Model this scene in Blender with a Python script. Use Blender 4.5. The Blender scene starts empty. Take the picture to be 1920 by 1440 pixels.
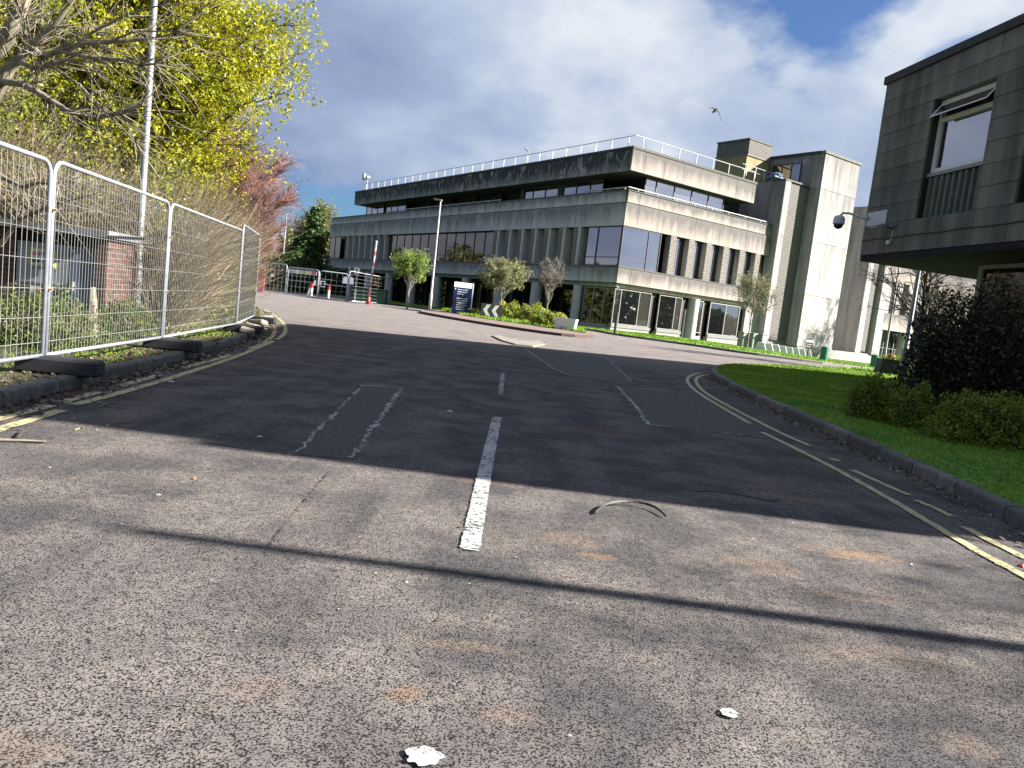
import bpy, bmesh, math, random
import numpy as np
from mathutils import Vector, Matrix
from mathutils.geometry import delaunay_2d_cdt
random.seed(7); RNG=np.random.default_rng(11)
S=bpy.context.scene; COL=S.collection
rad=math.radians
# ------------------------------------------------------------------ camera, sky, sun, exposure
F=1400.; P=rad(5.75); R=rad(6.5); CAMH=1.2
fw=np.array([0,math.cos(P),-math.sin(P)]); up0=np.array([0,math.sin(P),math.cos(P)]); r0=np.array([1.,0,0])
RT=math.cos(R)*r0+math.sin(R)*up0; UP=math.cos(R)*up0-math.sin(R)*r0; CP=np.array([0,0,CAMH])
cam=bpy.data.cameras.new('camera'); co=bpy.data.objects.new('camera',cam); COL.objects.link(co)
cam.sensor_width=36; cam.lens=F/1920*36; cam.clip_start=.05; cam.clip_end=5000
co.matrix_world=Matrix(((RT[0],UP[0],-fw[0],0),(RT[1],UP[1],-fw[1],0),(RT[2],UP[2],-fw[2],CAMH),(0,0,0,1)))
S.camera=co
S.view_settings.view_transform='Standard'; S.view_settings.look='None'; S.view_settings.gamma=1
S.view_settings.use_curve_mapping=False; S.view_settings.exposure=2.15
SUN_EL=rad(28.2); SUNXY=(0.9987,-0.05)
sun=bpy.data.lights.new('sun','SUN'); sun.energy=4.9; sun.angle=rad(.55); sun.color=(1,.94,.86)
so=bpy.data.objects.new('sun',sun); COL.objects.link(so)
sd=Vector((SUNXY[0]*math.cos(SUN_EL),SUNXY[1]*math.cos(SUN_EL),math.sin(SUN_EL)))
so.rotation_euler=sd.to_track_quat('Z','Y').to_euler()

class G:                       # node graph helper
    def __init__(s,nt): s.nt=nt; nt.nodes.clear()
    def n(s,t,props=None,**ins):
        nd=s.nt.nodes.new('ShaderNode'+t)
        for k,v in (props or {}).items(): setattr(nd,k,v)
        for k,v in ins.items():
            k=k.replace('_',' ')
            i=nd.inputs[int(k[1:])] if k[0]=='i' and k[1:].isdigit() else nd.inputs[k]
            if isinstance(v,bpy.types.NodeSocket): s.nt.links.new(v,i)
            elif isinstance(v,bpy.types.Node): s.nt.links.new(v.outputs[0],i)
            else:
                if i.type=='RGBA' and len(v)==3: v=(*v,1)
                i.default_value=v
        return nd
    def ramp(s,fac,stops):
        nd=s.n('ValToRGB',Fac=fac); e=nd.color_ramp.elements
        while len(e)<len(stops): e.new(.5)
        for el,(p,c) in zip(e,stops):
            el.position=p; el.color=(c,c,c,1) if not hasattr(c,'__len__') else (*c,1)
        return nd.outputs[0]
    def mix(s,f,a,b,mode='MIX'): return s.n('Mix',{'data_type':'RGBA','blend_type':mode},i0=f,i6=a,i7=b).outputs[2]
    def math(s,op,a,b=0.,c=None,clamp=False):
        k=dict(i0=a,i1=b)
        if c is not None: k['i2']=c
        return s.n('Math',{'operation':op,'use_clamp':clamp},**k).outputs[0]
    def vm(s,op,a,b): return s.n('VectorMath',{'operation':op},i0=a,i1=b).outputs[0]
    def noise(s,vec,scale,det=4,rough=.55,dist=0.): return s.n('TexNoise',Vector=vec,Scale=scale,Detail=det,Roughness=rough,Distortion=dist).outputs[0]

W=bpy.data.worlds.new('World'); S.world=W; W.use_nodes=True; g=G(W.node_tree)
sky=g.n('TexSky',{'sky_type':'NISHITA','sun_disc':False,'sun_elevation':SUN_EL,'sun_rotation':math.atan2(SUNXY[0],SUNXY[1]),'air_density':1.2,'dust_density':.6,'ozone_density':2.2})
tc=g.n('TexCoord').outputs['Generated']
sep=g.n('SeparateXYZ',i0=tc); dz=g.math('ADD',g.math('MAXIMUM',sep.outputs[2],0.),.42)
cx=g.math('DIVIDE',sep.outputs[0],dz); cy=g.math('DIVIDE',sep.outputs[1],dz)
cv=g.n('CombineXYZ',i0=g.math('ADD',cx,2.4),i1=g.math('ADD',cy,12.7),i2=5.5).outputs[0]
big=g.noise(cv,1.0,5,.5,.25); med=g.noise(cv,3.0,8,.54,.1); fine=g.noise(cv,1.75,6,.48,.15)
m=g.math('ADD',g.math('MULTIPLY',big,.75),g.math('MULTIPLY',med,.42))
mask=g.ramp(m,[(.36,0.),(.48,1.)])
for (px_,py_,rr) in ((1590,-10,.13),(590,395,.17),(1800,120,.08)):
    d_=fw+RT*(px_-960)/F-UP*(py_-720)/F; d_=d_/np.linalg.norm(d_); z_=max(d_[2],0)+.42
    ds=g.n('VectorMath',{'operation':'DISTANCE'},i0=g.n('CombineXYZ',i0=cx,i1=cy,i2=0.).outputs[0],i1=(d_[0]/z_,d_[1]/z_,0.)).outputs[1]
    q_=g.math('ADD',g.math('DIVIDE',ds,rr),g.math('MULTIPLY',g.math('SUBTRACT',med,.5),4.5))
    mask=g.math('MULTIPLY',mask,g.ramp(g.math('MULTIPLY',q_,.4),[(.28,0.08),(.52,1.)]))
shade=g.ramp(g.math('ADD',g.math('MULTIPLY',fine,.55),g.math('MULTIPLY',med,.5)),[(.42,(1.25,1.6,2.5)),(.53,(1.8,2.2,3.1)),(.61,(2.4,2.8,3.5)),(.70,(3.7,3.9,4.2))])
skyc=g.mix(1.,sky.outputs[0],(.24,.37,.58),'MULTIPLY')
colr=g.mix(g.math('MULTIPLY',mask,.96),skyc,shade)
bg=g.n('Background',Color=colr,Strength=.05); g.n('OutputWorld',Surface=bg)

# ------------------------------------------------------------------ terrain and placing
def sm(t): t=min(1,max(0,t)); return t*t*(3-2*t)
def gz(x,y):
    s=sm((y-6)/50); return s*(.3+.12*min(1,max(0,-x/15))-.58*sm((x-9)/23))
def ray(x,y): return fw+RT*(x-960)/F-UP*(y-720)/F
def gp(x,y,z=None,dz=0.):
    d=ray(x,y); zz=0. if z is None else z
    for i in range(40):
        p=CP+d*((zz-CAMH)/d[2])
        if z is not None: break
        zz=.5*zz+.5*(gz(p[0],p[1])+dz)
    return p
def at(x,y,Y): d=ray(x,y); return CP+d*(Y/d[1])
def ground(x,y,dz=0.): return Vector((x,y,gz(x,y)+dz))

# ------------------------------------------------------------------ mesh builder
class MB:
    def __init__(s): s.v=[]; s.f=[]; s.m=[]; s.mi=0
    def add(s,vs,fs):
        o=len(s.v); s.v+= [tuple(map(float,v)) for v in vs]; s.f+=[tuple(i+o for i in f) for f in fs]; s.m+=[s.mi]*len(fs); return s
    def box(s,x0,x1,y0,y1,z0,z1):
        return s.add([(x0,y0,z0),(x1,y0,z0),(x1,y1,z0),(x0,y1,z0),(x0,y0,z1),(x1,y0,z1),(x1,y1,z1),(x0,y1,z1)],
          [(0,3,2,1),(4,5,6,7),(0,1,5,4),(1,2,6,5),(2,3,7,6),(3,0,4,7)])
    def obox(s,c,ax,ay,az,hx,hy,hz):
        c=Vector(c); X=Vector(ax).normalized()*hx; Y=Vector(ay).normalized()*hy; Z=Vector(az).normalized()*hz
        return s.add([c+i*X+j*Y+k*Z for k in(-1,1) for (i,j) in((-1,-1),(1,-1),(1,1),(-1,1))],
          [(0,3,2,1),(4,5,6,7),(0,1,5,4),(1,2,6,5),(2,3,7,6),(3,0,4,7)])
    def prism(s,poly,h0,h1,axis='z'):    # poly in 2D, extruded
        n=len(poly)
        def mk(p,h): return (p[0],p[1],h) if axis=='z' else ((p[0],h,p[1]) if axis=='y' else (h,p[0],p[1]))
        return s.add([mk(p,h0) for p in poly]+[mk(p,h1) for p in poly],
          [tuple(range(n))[::-1],tuple(range(n,2*n))]+[(i,(i+1)%n,n+(i+1)%n,n+i) for i in range(n)])
    def tube(s,pts,r,n=6,cap=True):
        pts=[Vector(p) for p in pts]; N=len(pts)
        rs=[r]*N if not hasattr(r,'__len__') else r
        vs=[];prev=None
        for i,p in enumerate(pts):
            t=(pts[min(i+1,N-1)]-pts[max(i-1,0)]).normalized()
            if prev is None:
                a=Vector((0,0,1)) if abs(t.z)<.9 else Vector((1,0,0)); u=t.cross(a).normalized()
            else: u=(prev-t*prev.dot(t)).normalized()
            prev=u; w=t.cross(u)
            for k in range(n):
                a=2*math.pi*k/n; vs.append(p+(u*math.cos(a)+w*math.sin(a))*rs[i])
        fs=[(i*n+k,i*n+(k+1)%n,(i+1)*n+(k+1)%n,(i+1)*n+k) for i in range(N-1) for k in range(n)]
        if cap: fs+=[tuple(range(n))[::-1],tuple(range((N-1)*n,N*n))]
        return s.add(vs,fs)
    def lathe(s,prof,n=16,c=(0,0,0)):
        vs=[(c[0]+r*math.cos(2*math.pi*k/n),c[1]+r*math.sin(2*math.pi*k/n),c[2]+z) for r,z in prof for k in range(n)]
        N=len(prof)
        fs=[(i*n+k,i*n+(k+1)%n,(i+1)*n+(k+1)%n,(i+1)*n+k) for i in range(N-1) for k in range(n)]+[tuple(range(n))[::-1],tuple(range((N-1)*n,N*n))]
        return s.add(vs,fs)
    def build(s,name,mat,parent=None,smooth=False,bevel=0):
        me=bpy.data.meshes.new(name); me.from_pydata(s.v,[],s.f)
        mats=mat if isinstance(mat,(list,tuple)) else [mat]
        for m_ in mats: me.materials.append(m_)
        if len(mats)>1: me.polygons.foreach_set('material_index',s.m)
        if smooth: me.polygons.foreach_set('use_smooth',[True]*len(me.polygons))
        if bevel:
            bm=bmesh.new(); bm.from_mesh(me)
            bmesh.ops.bevel(bm,geom=bm.edges[:],offset=bevel,segments=1,affect='EDGES'); bm.to_mesh(me); bm.free()
        o=bpy.data.objects.new(name,me); COL.objects.link(o)
        if parent: o.parent=parent
        return o
def npmesh(name,V,Fq,mat,parent=None,smooth=False):
    me=bpy.data.meshes.new(name); k=Fq.shape[1]
    me.vertices.add(len(V)); me.vertices.foreach_set('co',V.astype(np.float32).ravel())
    me.loops.add(Fq.size); me.loops.foreach_set('vertex_index',Fq.astype(np.int32).ravel())
    me.polygons.add(len(Fq)); me.polygons.foreach_set('loop_start',np.arange(0,Fq.size,k,dtype=np.int32))
    me.update(calc_edges=True); me.materials.append(mat)
    if smooth: me.polygons.foreach_set('use_smooth',[True]*len(me.polygons))
    o=bpy.data.objects.new(name,me); COL.objects.link(o)
    if parent: o.parent=parent
    return o
def tag(o,label=None,cat=None,group=None,kind=None):
    if label: o['label']=label
    if cat: o['category']=cat
    if group: o['group']=group
    if kind: o['kind']=kind
    return o
def thing(name,label,cat,loc=(0,0,0),rz=0,group=None):
    o=bpy.data.objects.new(name,None); COL.objects.link(o); o.location=loc; o.rotation_euler=(0,0,rz); o.empty_display_size=.3
    return tag(o,label,cat,group)
def copy_tree(o,parent=None):
    c=o.copy(); COL.objects.link(c); c.parent=parent
    for ch in [x for x in bpy.data.objects if x.parent==o]: copy_tree(ch,c)
    return c
def sheet(name,poly,h,mat,step=2.,kind='structure',parent=None,zf=None):
    poly=[Vector((p[0],p[1])) for p in poly]; n=len(poly)
    xs=[p.x for p in poly]; ys=[p.y for p in poly]
    gx=np.arange(min(xs),max(xs),step); gy=np.arange(min(ys),max(ys),step)
    pts=poly+[Vector((a+.01*b,b)) for a in gx for b in gy]
    r=delaunay_2d_cdt(pts,[],[list(range(n))],1,1e-4)
    vs=[(p.x,p.y,(zf(p.x,p.y) if zf else gz(p.x,p.y))+h) for p in r[0]]
    b=MB(); b.add(vs,[tuple(f) for f in r[2]]); o=b.build(name,mat,parent,smooth=True)
    me=o.data
    if len(me.polygons) and me.polygons[0].normal.z<0: me.flip_normals()
    if kind and not parent: o['kind']=kind
    return o
def inside(poly,X,Y):
    c=np.zeros(len(X),bool); n=len(poly)
    for i in range(n):
        x1,y1=poly[i][:2]; x2,y2=poly[(i+1)%n][:2]
        k=((y1>Y)!=(y2>Y))&(X<(x2-x1)*(Y-y1)/(y2-y1+1e-12)+x1); c^=k
    return c
def offset(pl,d):
    out=[]
    for i in range(len(pl)):
        a=np.array(pl[max(0,i-1)][:2]); b=np.array(pl[min(len(pl)-1,i+1)][:2]); t=b-a; t/=np.linalg.norm(t)+1e-9
        out.append((pl[i][0]-t[1]*d,pl[i][1]+t[0]*d))
    return out
def resample(pl,step):
    pl=[np.array(p[:2],float) for p in pl]; out=[pl[0]]; acc=0
    for a,b in zip(pl[:-1],pl[1:]):
        L=np.linalg.norm(b-a); t=step-acc
        while t<=L: out.append(a+(b-a)*t/L); t+=step
        acc=(acc+L)%step if L>=step-acc else acc+L
    return out
def smoothline(pl,k=2):
    pl=[np.array(p[:2],float) for p in pl]
    for _ in range(k):
        q=[pl[0]]
        for a,b in zip(pl[:-1],pl[1:]): q+=[a*.75+b*.25,a*.25+b*.75]
        q.append(pl[-1]); pl=q
    return pl

# ------------------------------------------------------------------ materials
def newmat(name):
    m=bpy.data.materials.new(name); m.use_nodes=True; return m,G(m.node_tree)
def fin(g,bsdf): g.n('OutputMaterial',Surface=bsdf)
def pos(g): return g.n('NewGeometry').outputs['Position']
KA=.70
def simple(name,c,rough=.6,var=.15,scale=6.,metal=0.,bump=0.,spec=.5,dirt=None,k=None,rv=0.):
    c=tuple(x*(KA if k is None else k) for x in c)
    m,g=newmat(name); p=pos(g); n=g.noise(p,scale,5)
    lo=tuple(max(0,x*(1-var)) for x in c); hi=tuple(min(1,x*(1+var)) for x in c)
    cc=g.mix(g.ramp(n,[(.35,0.),(.65,1.)]),lo,hi)
    if dirt: cc=g.mix(g.math('MULTIPLY',g.ramp(g.noise(p,scale*.6,8,.7),[(.5,0.),(.68,1.)]),.75),cc,dirt)
    if rv: cc=g.mix(g.math('MULTIPLY',g.n('ObjectInfo').outputs['Random'],rv),cc,tuple(x*.35 for x in c))
    k=dict(Base_Color=cc,Roughness=rough,Metallic=metal); k['Specular IOR Level']=spec
    if bump: k['Normal']=g.n('Bump',Strength=.6,Distance=bump,Height=g.noise(p,scale*6,6)).outputs[0]
    fin(g,g.n('BsdfPrincipled',**{a:b for a,b in k.items()})); return m
def concrete(name,base,grime,streak=1.,dark=(.035,.038,.042),gw=1.,pale=0.,rv=.35,hz=0.):
    base=tuple(x*KA for x in base); m,g=newmat(name); tc=g.n('TexCoord'); p=pos(g)
    gen=g.n('SeparateXYZ',i0=tc.outputs['Generated']).outputs[2]
    rnd=g.n('ObjectInfo').outputs['Random']
    sv=g.vm('MULTIPLY',p,(1.6,1.6,.16)); s1=g.noise(sv,1.1,6,.6,.3)
    s2=g.noise(g.vm('MULTIPLY',p,(5,5,.35)),3.,6,.6)
    b1=g.noise(p,.7,6,.6); f1=g.noise(p,14,6,.6)
    base2=g.mix(g.ramp(b1,[(.3,0.),(.7,1.)]),tuple(x*.82 for x in base),tuple(min(1,x*1.12) for x in base))
    base2=g.mix(g.math('MULTIPLY',rnd,rv),base2,tuple(x*.72 for x in base))
    # grime running down from the top edge of each piece
    d=g.math('ADD',g.math('ADD',g.math('MULTIPLY',gen,.30*grime*gw),g.math('MULTIPLY',s1,.62)),g.math('ADD',g.math('MULTIPLY',b1,.35),g.math('MULTIPLY',g.n('SeparateXYZ',i0=p).outputs[2],hz)))
    dm=g.ramp(d,[(.60-.10*grime,0.),(.80-.04*grime,1.)])
    c=g.mix(g.math('MULTIPLY',dm,min(1,.62*grime)),base2,dark)
    c=g.mix(g.math('MULTIPLY',g.ramp(s2,[(.60,0.),(.72,1.)]),.35*streak),c,tuple(min(1,x*1.5) for x in base))
    c=g.mix(g.math('MULTIPLY',g.ramp(f1,[(.3,1.),(.5,0.)]),.3),c,tuple(x*.45 for x in base))
    if pale: c=g.mix(g.math('MULTIPLY',g.ramp(g.noise(g.vm('MULTIPLY',p,(1,1,.55)),1.5,9,.78,.9),[(.53,0.),(.64,1.)]),pale),c,(.42,.44,.47))
    fin(g,g.n('BsdfPrincipled',Base_Color=c,Roughness=.92,Normal=g.n('Bump',Strength=.5,Distance=.012,Height=f1).outputs[0]))
    return m
def glass(name,tint,refl,rough=.02,body=(.01,.01,.012),rv=0.):
    m,g=newmat(name); p=pos(g)
    nb=g.n('Bump',Strength=.03,Distance=.05,Height=g.noise(p,.8,2)).outputs[0]
    if rv: body=g.mix(g.ramp(g.n('ObjectInfo').outputs['Random'],[(.35,0.),(.75,rv)]),body,(.26,.235,.215))
    d=g.n('BsdfDiffuse',Color=body); gl=g.n('BsdfGlossy',Color=tint,Roughness=rough,Normal=nb)
    fr=g.n('LayerWeight',Blend=.35,Normal=nb).outputs['Facing']
    f=g.math('MULTIPLY_ADD',fr,1-refl,refl,True)
    fin(g,g.n('MixShader',Fac=f,i1=d.outputs[0],i2=gl.outputs[0])); return m
def leafmat(name,c1,c2,trans=.35,rough=.5,scale=1.3):
    c1=tuple(x*.84 for x in c1); c2=tuple(x*.84 for x in c2)
    m,g=newmat(name); p=pos(g); n=g.noise(p,scale,3); n2=g.noise(p,scale*9,2)
    c=g.mix(g.ramp(g.math('ADD',g.math('MULTIPLY',n,.55),g.math('MULTIPLY',n2,.45)),[(.38,0.),(.62,1.)]),c1,c2)
    b=g.n('BsdfPrincipled',Base_Color=c,Roughness=rough); b.inputs['Specular IOR Level'].default_value=.35
    t=g.n('BsdfTranslucent',Color=c)
    fin(g,g.n('MixShader',Fac=trans,i1=b.outputs[0],i2=t.outputs[0])); return m

def asphalt():
    m,g=newmat('asphalt'); p=pos(g)
    v=g.n('TexVoronoi',{'feature':'F1'},Vector=p,Scale=120.,Randomness=1.); dist=v.outputs['Distance']; vc=v.outputs['Color']
    v2=g.n('TexVoronoi',{'feature':'F1'},Vector=p,Scale=150.,Randomness=1.).outputs['Distance']
    big=g.noise(p,.35,6,.6); med=g.noise(p,1.7,6,.6); fi=g.noise(p,45,4,.6); clump=g.noise(p,24,5,.7)
    # embedded chippings: pale stone tops, dark gaps of binder with low-sun pit shadow painted in
    e=g.math('ADD',g.math('ADD',dist,g.math('MULTIPLY',g.math('SUBTRACT',clump,.5),.75)),g.math('MULTIPLY',g.math('SUBTRACT',fi,.5),.5))
    e=g.math('ADD',g.math('MULTIPLY',g.noise(p,140,3,.62,.4),1.),g.math('MULTIPLY',g.math('SUBTRACT',.5,dist),.22)); e=g.math('ADD',e,g.math('MULTIPLY',g.math('SUBTRACT',clump,.5),.35))
    top=g.ramp(e,[(.425,0.),(.475,1.)])
    sc=g.n('SeparateColor',Color=vc).outputs[0]
    stone=g.mix(sc,(.11,.098,.091),(.245,.215,.197))
    stone=g.mix(g.ramp(big,[(.35,0.),(.7,1.)]),stone,(.165,.146,.135))
    stone=g.mix(g.ramp(med,[(.42,1.),(.62,0.)]),stone,(.078,.074,.075))
    c=g.mix(top,(.008,.008,.010),stone)
    # far areas: paler, more even colour beyond the bend
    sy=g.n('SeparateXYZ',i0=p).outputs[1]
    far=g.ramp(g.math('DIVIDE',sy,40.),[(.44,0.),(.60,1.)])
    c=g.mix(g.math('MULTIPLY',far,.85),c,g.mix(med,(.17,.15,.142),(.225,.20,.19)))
    # sandy stains
    for (px,py,rx,ry,col,st) in [(1118,1042,.13,.06,(.27,.15,.08),.9),(1600,1040,.30,.13,(.36,.21,.10),.75),(1430,1060,.25,.2,(.33,.24,.17),.6),
        (1500,935,.5,.12,(.34,.23,.14),.7),(760,1300,.09,.06,(.22,.12,.05),.75),(1060,1010,.3,.18,(.30,.2,.13),.4),(910,905,.35,.07,(.28,.16,.10),.6),
        (1120,808,.9,.22,(.16,.085,.06),.7),(1640,1230,.4,.16,(.27,.2,.15),.6),(1810,1395,.15,.1,(.26,.19,.14),.6),(950,1340,.1,.08,(.26,.18,.13),.5),(1600,1120,.3,.06,(.33,.24,.17),.5),(470,1290,.2,.1,(.27,.2,.16),.4),(860,1210,.25,.05,(.3,.22,.14),.4),(30,1400,.2,.1,(.3,.22,.14),.4)]:
        q=gp(px,py); dd=g.vm('DIVIDE',g.vm('SUBTRACT',p,(q[0],q[1],q[2])),(rx,ry,10.))
        L=g.n('VectorMath',{'operation':'LENGTH'},i0=dd).outputs[1]
        f=g.ramp(g.math('ADD',L,g.math('MULTIPLY',g.math('SUBTRACT',g.noise(p,7,8,.78),.5),3.6)),[(.35,1.),(1.,0.)])
        c=g.mix(g.math('MULTIPLY',f,st*.62),c,g.mix(top,tuple(x*.35 for x in col),col))
    st=g.ramp(g.noise(p,.55,5,.6,.8),[(.60,0.),(.72,1.)])
    c=g.mix(g.math('MULTIPLY',st,.45),c,g.mix(top,(.04,.03,.025),(.26,.20,.155)))
    c=g.mix(g.math('MULTIPLY',g.ramp(g.noise(p,1.1,7,.65,.6),[(.50,0.),(.66,1.)]),.45),c,g.mix(top,(.008,.008,.01),(.075,.072,.076)))
    lane=g.noise(g.vm('MULTIPLY',p,(1.6,.12,1)),1.,5,.6,.3); c=g.mix(g.math('MULTIPLY',g.ramp(lane,[(.50,0.),(.62,1.)]),.35),c,g.mix(top,(.02,.018,.018),(.21,.185,.17)))
    h=g.math('ADD',g.math('MULTIPLY',top,.8),g.math('MULTIPLY',fi,.35))
    nb=g.n('Bump',Strength=1.,Distance=.008,Height=h).outputs[0]
    b=g.n('BsdfPrincipled',Base_Color=c,Roughness=.9,Normal=nb); b.inputs['Specular IOR Level'].default_value=.2
    fin(g,b); return m
def paint(name,c,wear):
    m,g=newmat(name); p=pos(g)
    n=g.math('ADD',g.math('MULTIPLY',g.noise(p,22,6,.75),.6),g.math('MULTIPLY',g.noise(p,70,4,.6),.4))
    n=g.math('ADD',n,g.math('MULTIPLY',g.math('SUBTRACT',g.noise(p,2.5,3),.5),.25)); n=g.math('ADD',n,g.math('MULTIPLY',g.math('SUBTRACT',g.noise(g.vm('MULTIPLY',p,(7,60,1)),1.,3),.5),.28))
    cc=g.mix(g.noise(p,9,5),tuple(x*.72 for x in c),c)
    b=g.n('BsdfPrincipled',Base_Color=cc,Roughness=.7,Normal=g.n('Bump',Strength=.6,Distance=.004,Height=g.noise(p,90,4)).outputs[0])
    t=g.n('BsdfTransparent'); fin(g,g.n('MixShader',Fac=g.ramp(n,[(wear-.02,0.),(wear+.02,1.)]),i1=t.outputs[0],i2=b.outputs[0])); return m
def grassmat():
    m,g=newmat('grass_blade'); p=pos(g); n=g.noise(p,.9,5); n2=g.noise(p,30,2)
    c=g.mix(g.ramp(g.math('ADD',g.math('MULTIPLY',n,.6),g.math('MULTIPLY',n2,.4)),[(.38,0.),(.62,1.)]),(.06,.17,.006),(.23,.34,.018))
    c=g.mix(g.ramp(g.noise(p,3.5,5,.7),[(.66,0.),(.74,.5)]),c,(.2,.2,.06))
    b=g.n('BsdfPrincipled',Base_Color=c,Roughness=.6); t=g.n('BsdfTranslucent',Color=c)
    fin(g,g.n('MixShader',Fac=.3,i1=b.outputs[0],i2=t.outputs[0])); return m
def brickmat():
    m,g=newmat('brickwork'); tc=g.n('TexCoord').outputs['Object']; s=g.n('SeparateXYZ',i0=tc)
    v=g.n('CombineXYZ',i0=g.math('ADD',s.outputs[0],s.outputs[1]),i1=s.outputs[2],i2=0.).outputs[0]
    b=g.n('TexBrick',Vector=v,Color1=(.10,.04,.028),Color2=(.055,.03,.024),Mortar=(.12,.11,.10),Scale=1.)
    b.inputs['Brick Width'].default_value=.225; b.inputs['Row Height'].default_value=.075; b.inputs['Mortar Size'].default_value=.008
    fin(g,g.n('BsdfPrincipled',Base_Color=b.outputs[0],Roughness=.9,Normal=g.n('Bump',Strength=.6,Distance=.01,Height=g.math('SUBTRACT',1.,b.outputs[1])).outputs[0])); return m
def ribmat(name,c,sx):
    m,g=newmat(name); tc=g.n('TexCoord').outputs['Object']; s=g.n('SeparateXYZ',i0=tc)
    a=g.math('ADD',s.outputs[0],s.outputs[1])
    v=g.n('CombineXYZ',i0=a,i1=s.outputs[2],i2=0.).outputs[0]
    b=g.n('TexBrick',Vector=v,Color1=c,Color2=tuple(x*.7 for x in c),Mortar=tuple(x*.22 for x in c),Scale=1.)
    b.inputs['Brick Width'].default_value=sx; b.inputs['Row Height'].default_value=.16; b.inputs['Mortar Size'].default_value=.035; b.inputs['Mortar Smooth'].default_value=.5
    fin(g,g.n('BsdfPrincipled',Base_Color=b.outputs[0],Roughness=.9,Normal=g.n('Bump',Strength=.8,Distance=.03,Height=g.math('SUBTRACT',1.,b.outputs[1])).outputs[0])); return m

M={}
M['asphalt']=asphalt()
M['patch']=simple('patch_asphalt',(.07,.066,.064),.95,.45,28,bump=.004)
M['crack']=paint('crack_filler',(.012,.012,.013),.50); M['white']=paint('white_paint',(.40,.40,.39),.45); M['yellow']=paint('yellow_paint',(.42,.38,.21),.43); M['seal']=paint('joint_seal',(.4,.4,.4),.50)
M['soil']=simple('soil',(.05,.04,.03),.95,.6,9,bump=.03,dirt=(.09,.11,.03))
M['lawn']=simple('lawn',(.10,.24,.016),.9,.5,8,bump=.02); M['grass']=grassmat()
M['kerb']=simple('kerb_concrete',(.19,.185,.17),.9,.35,12,bump=.008,dirt=(.06,.06,.055),rv=.7)
M['redpave']=simple('red_block_paving',(.21,.145,.125),.9,.25,5,bump=.005,dirt=(.18,.15,.13))
M['conc']=concrete('concrete_south',(.46,.395,.355),1.2,.3)
M['grimy']=concrete('concrete_weathered',(.62,.615,.62),1.15,.6,dark=(.045,.05,.06),pale=.5); M['grimytop']=concrete('concrete_dark_weathered',(.28,.28,.29),1.6,.8,dark=(.018,.02,.025),pale=.7)
M['tower']=concrete('concrete_tower',(.53,.495,.485),1.1,.15,rv=.08,gw=.15,hz=.0105)
M['yellowconc']=concrete('concrete_algae',(.46,.41,.22),.9,.6,dark=(.12,.1,.03))
M['block']=concrete('concrete_block',(.26,.25,.225),1.7,.5,dark=(.010,.012,.013),gw=.1,rv=.75)
M['column']=simple('column_render',(.55,.55,.55),.7,.1,2,bump=.003)
M['rib']=ribmat('ribbed_concrete',(.27,.255,.235),.10); M['finrib']=ribmat('fin_ribbing',(.33,.30,.26),.12)
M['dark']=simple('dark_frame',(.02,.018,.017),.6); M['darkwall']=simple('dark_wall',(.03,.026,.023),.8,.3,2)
M['frame_w']=simple('white_frame',(.36,.35,.32),.5,.1,4); M['frame_g']=simple('grey_frame',(.25,.25,.26),.4,.1,5)
M['frame_br']=simple('bronze_frame',(.03,.024,.02),.45)
M['gl_dark']=glass('glass_bronze',(.42,.36,.30),.22); M['gl_sky']=glass('glass_grey',(1.,.93,.9),.74,rv=1.)
M['gl_grey']=glass('glass_tinted',(.5,.5,.55),.40,rv=.35); M['gl_green']=glass('glass_ground',(.62,.72,.72),.36,rv=.2)
M['gl_dim']=glass('glass_dim',(.3,.25,.22),.10); M['gl_near']=glass('glass_near',(.75,.72,.72),.42)
M['galv']=simple('galvanised_steel',(.42,.46,.53),.38,.12,14,metal=.3,dirt=(.3,.3,.32))
M['wire']=simple('galvanised_wire',(.42,.42,.41),.45,.1,8,metal=.2)
M['pole']=simple('lamp_steel',(.30,.32,.34),.5,.15,7,metal=.3,dirt=(.16,.18,.16))
M['whitepole']=simple('white_pole',(.5,.5,.49),.5,.1); M['rail']=simple('white_rail',(.5,.5,.49),.45,.1)
M['plinth']=concrete('plinth_render',(.44,.42,.38),.5,.2,dark=(.2,.19,.17)); M['roofing']=simple('roofing',(.05,.05,.055),.9)
M['rubber']=simple('rubber_block',(.022,.023,.028),.75,.2,20,bump=.004)
M['navy']=simple('navy_sign',(.006,.018,.10),.35,.05); M['palesign']=simple('pale_sign',(.8,.86,.95),.5,.03,k=1.); M['signwhite']=simple('sign_white',(.78,.79,.8),.5,.03,k=.75)
M['black']=simple('black_panel',(.008,.014,.014),.4,.1); M['red']=simple('red_plastic',(.55,.03,.02),.45,.1); M['amber']=simple('amber_print',(.75,.42,.01),.5,.05)
M['signyellow']=simple('yellow_print',(.75,.7,.1),.5,.05); M['pink']=simple('red_print',(.7,.2,.22),.5,.05)
M['green']=simple('green_plastic',(.01,.20,.13),.45,.1); M['darkgreen']=simple('dark_green_box',(.01,.07,.04),.6,.15)
M['cabinet']=simple('cabinet_grey',(.33,.35,.34),.55,.1,4,dirt=(.2,.2,.19)); M['bluedoor']=simple('blue_grey_door',(.13,.18,.28),.5,.12,5)
M['greydoor']=simple('pale_grey_door',(.38,.42,.48),.5,.15,6,dirt=(.2,.22,.24)); M['brick']=brickmat()
M['roofslab']=simple('shed_roof',(.2,.21,.23),.9,.2,3,dirt=(.08,.09,.06))
M['corr']=simple('corrugated_green',(.075,.095,.075),.5,.2,4,dirt=(.03,.035,.03))
M['bark']=simple('dark_bark',(.045,.036,.028),.95,.4,9,bump=.01); M['palebark']=simple('pale_bark',(.26,.225,.165),.9,.3,9,bump=.005)
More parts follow.
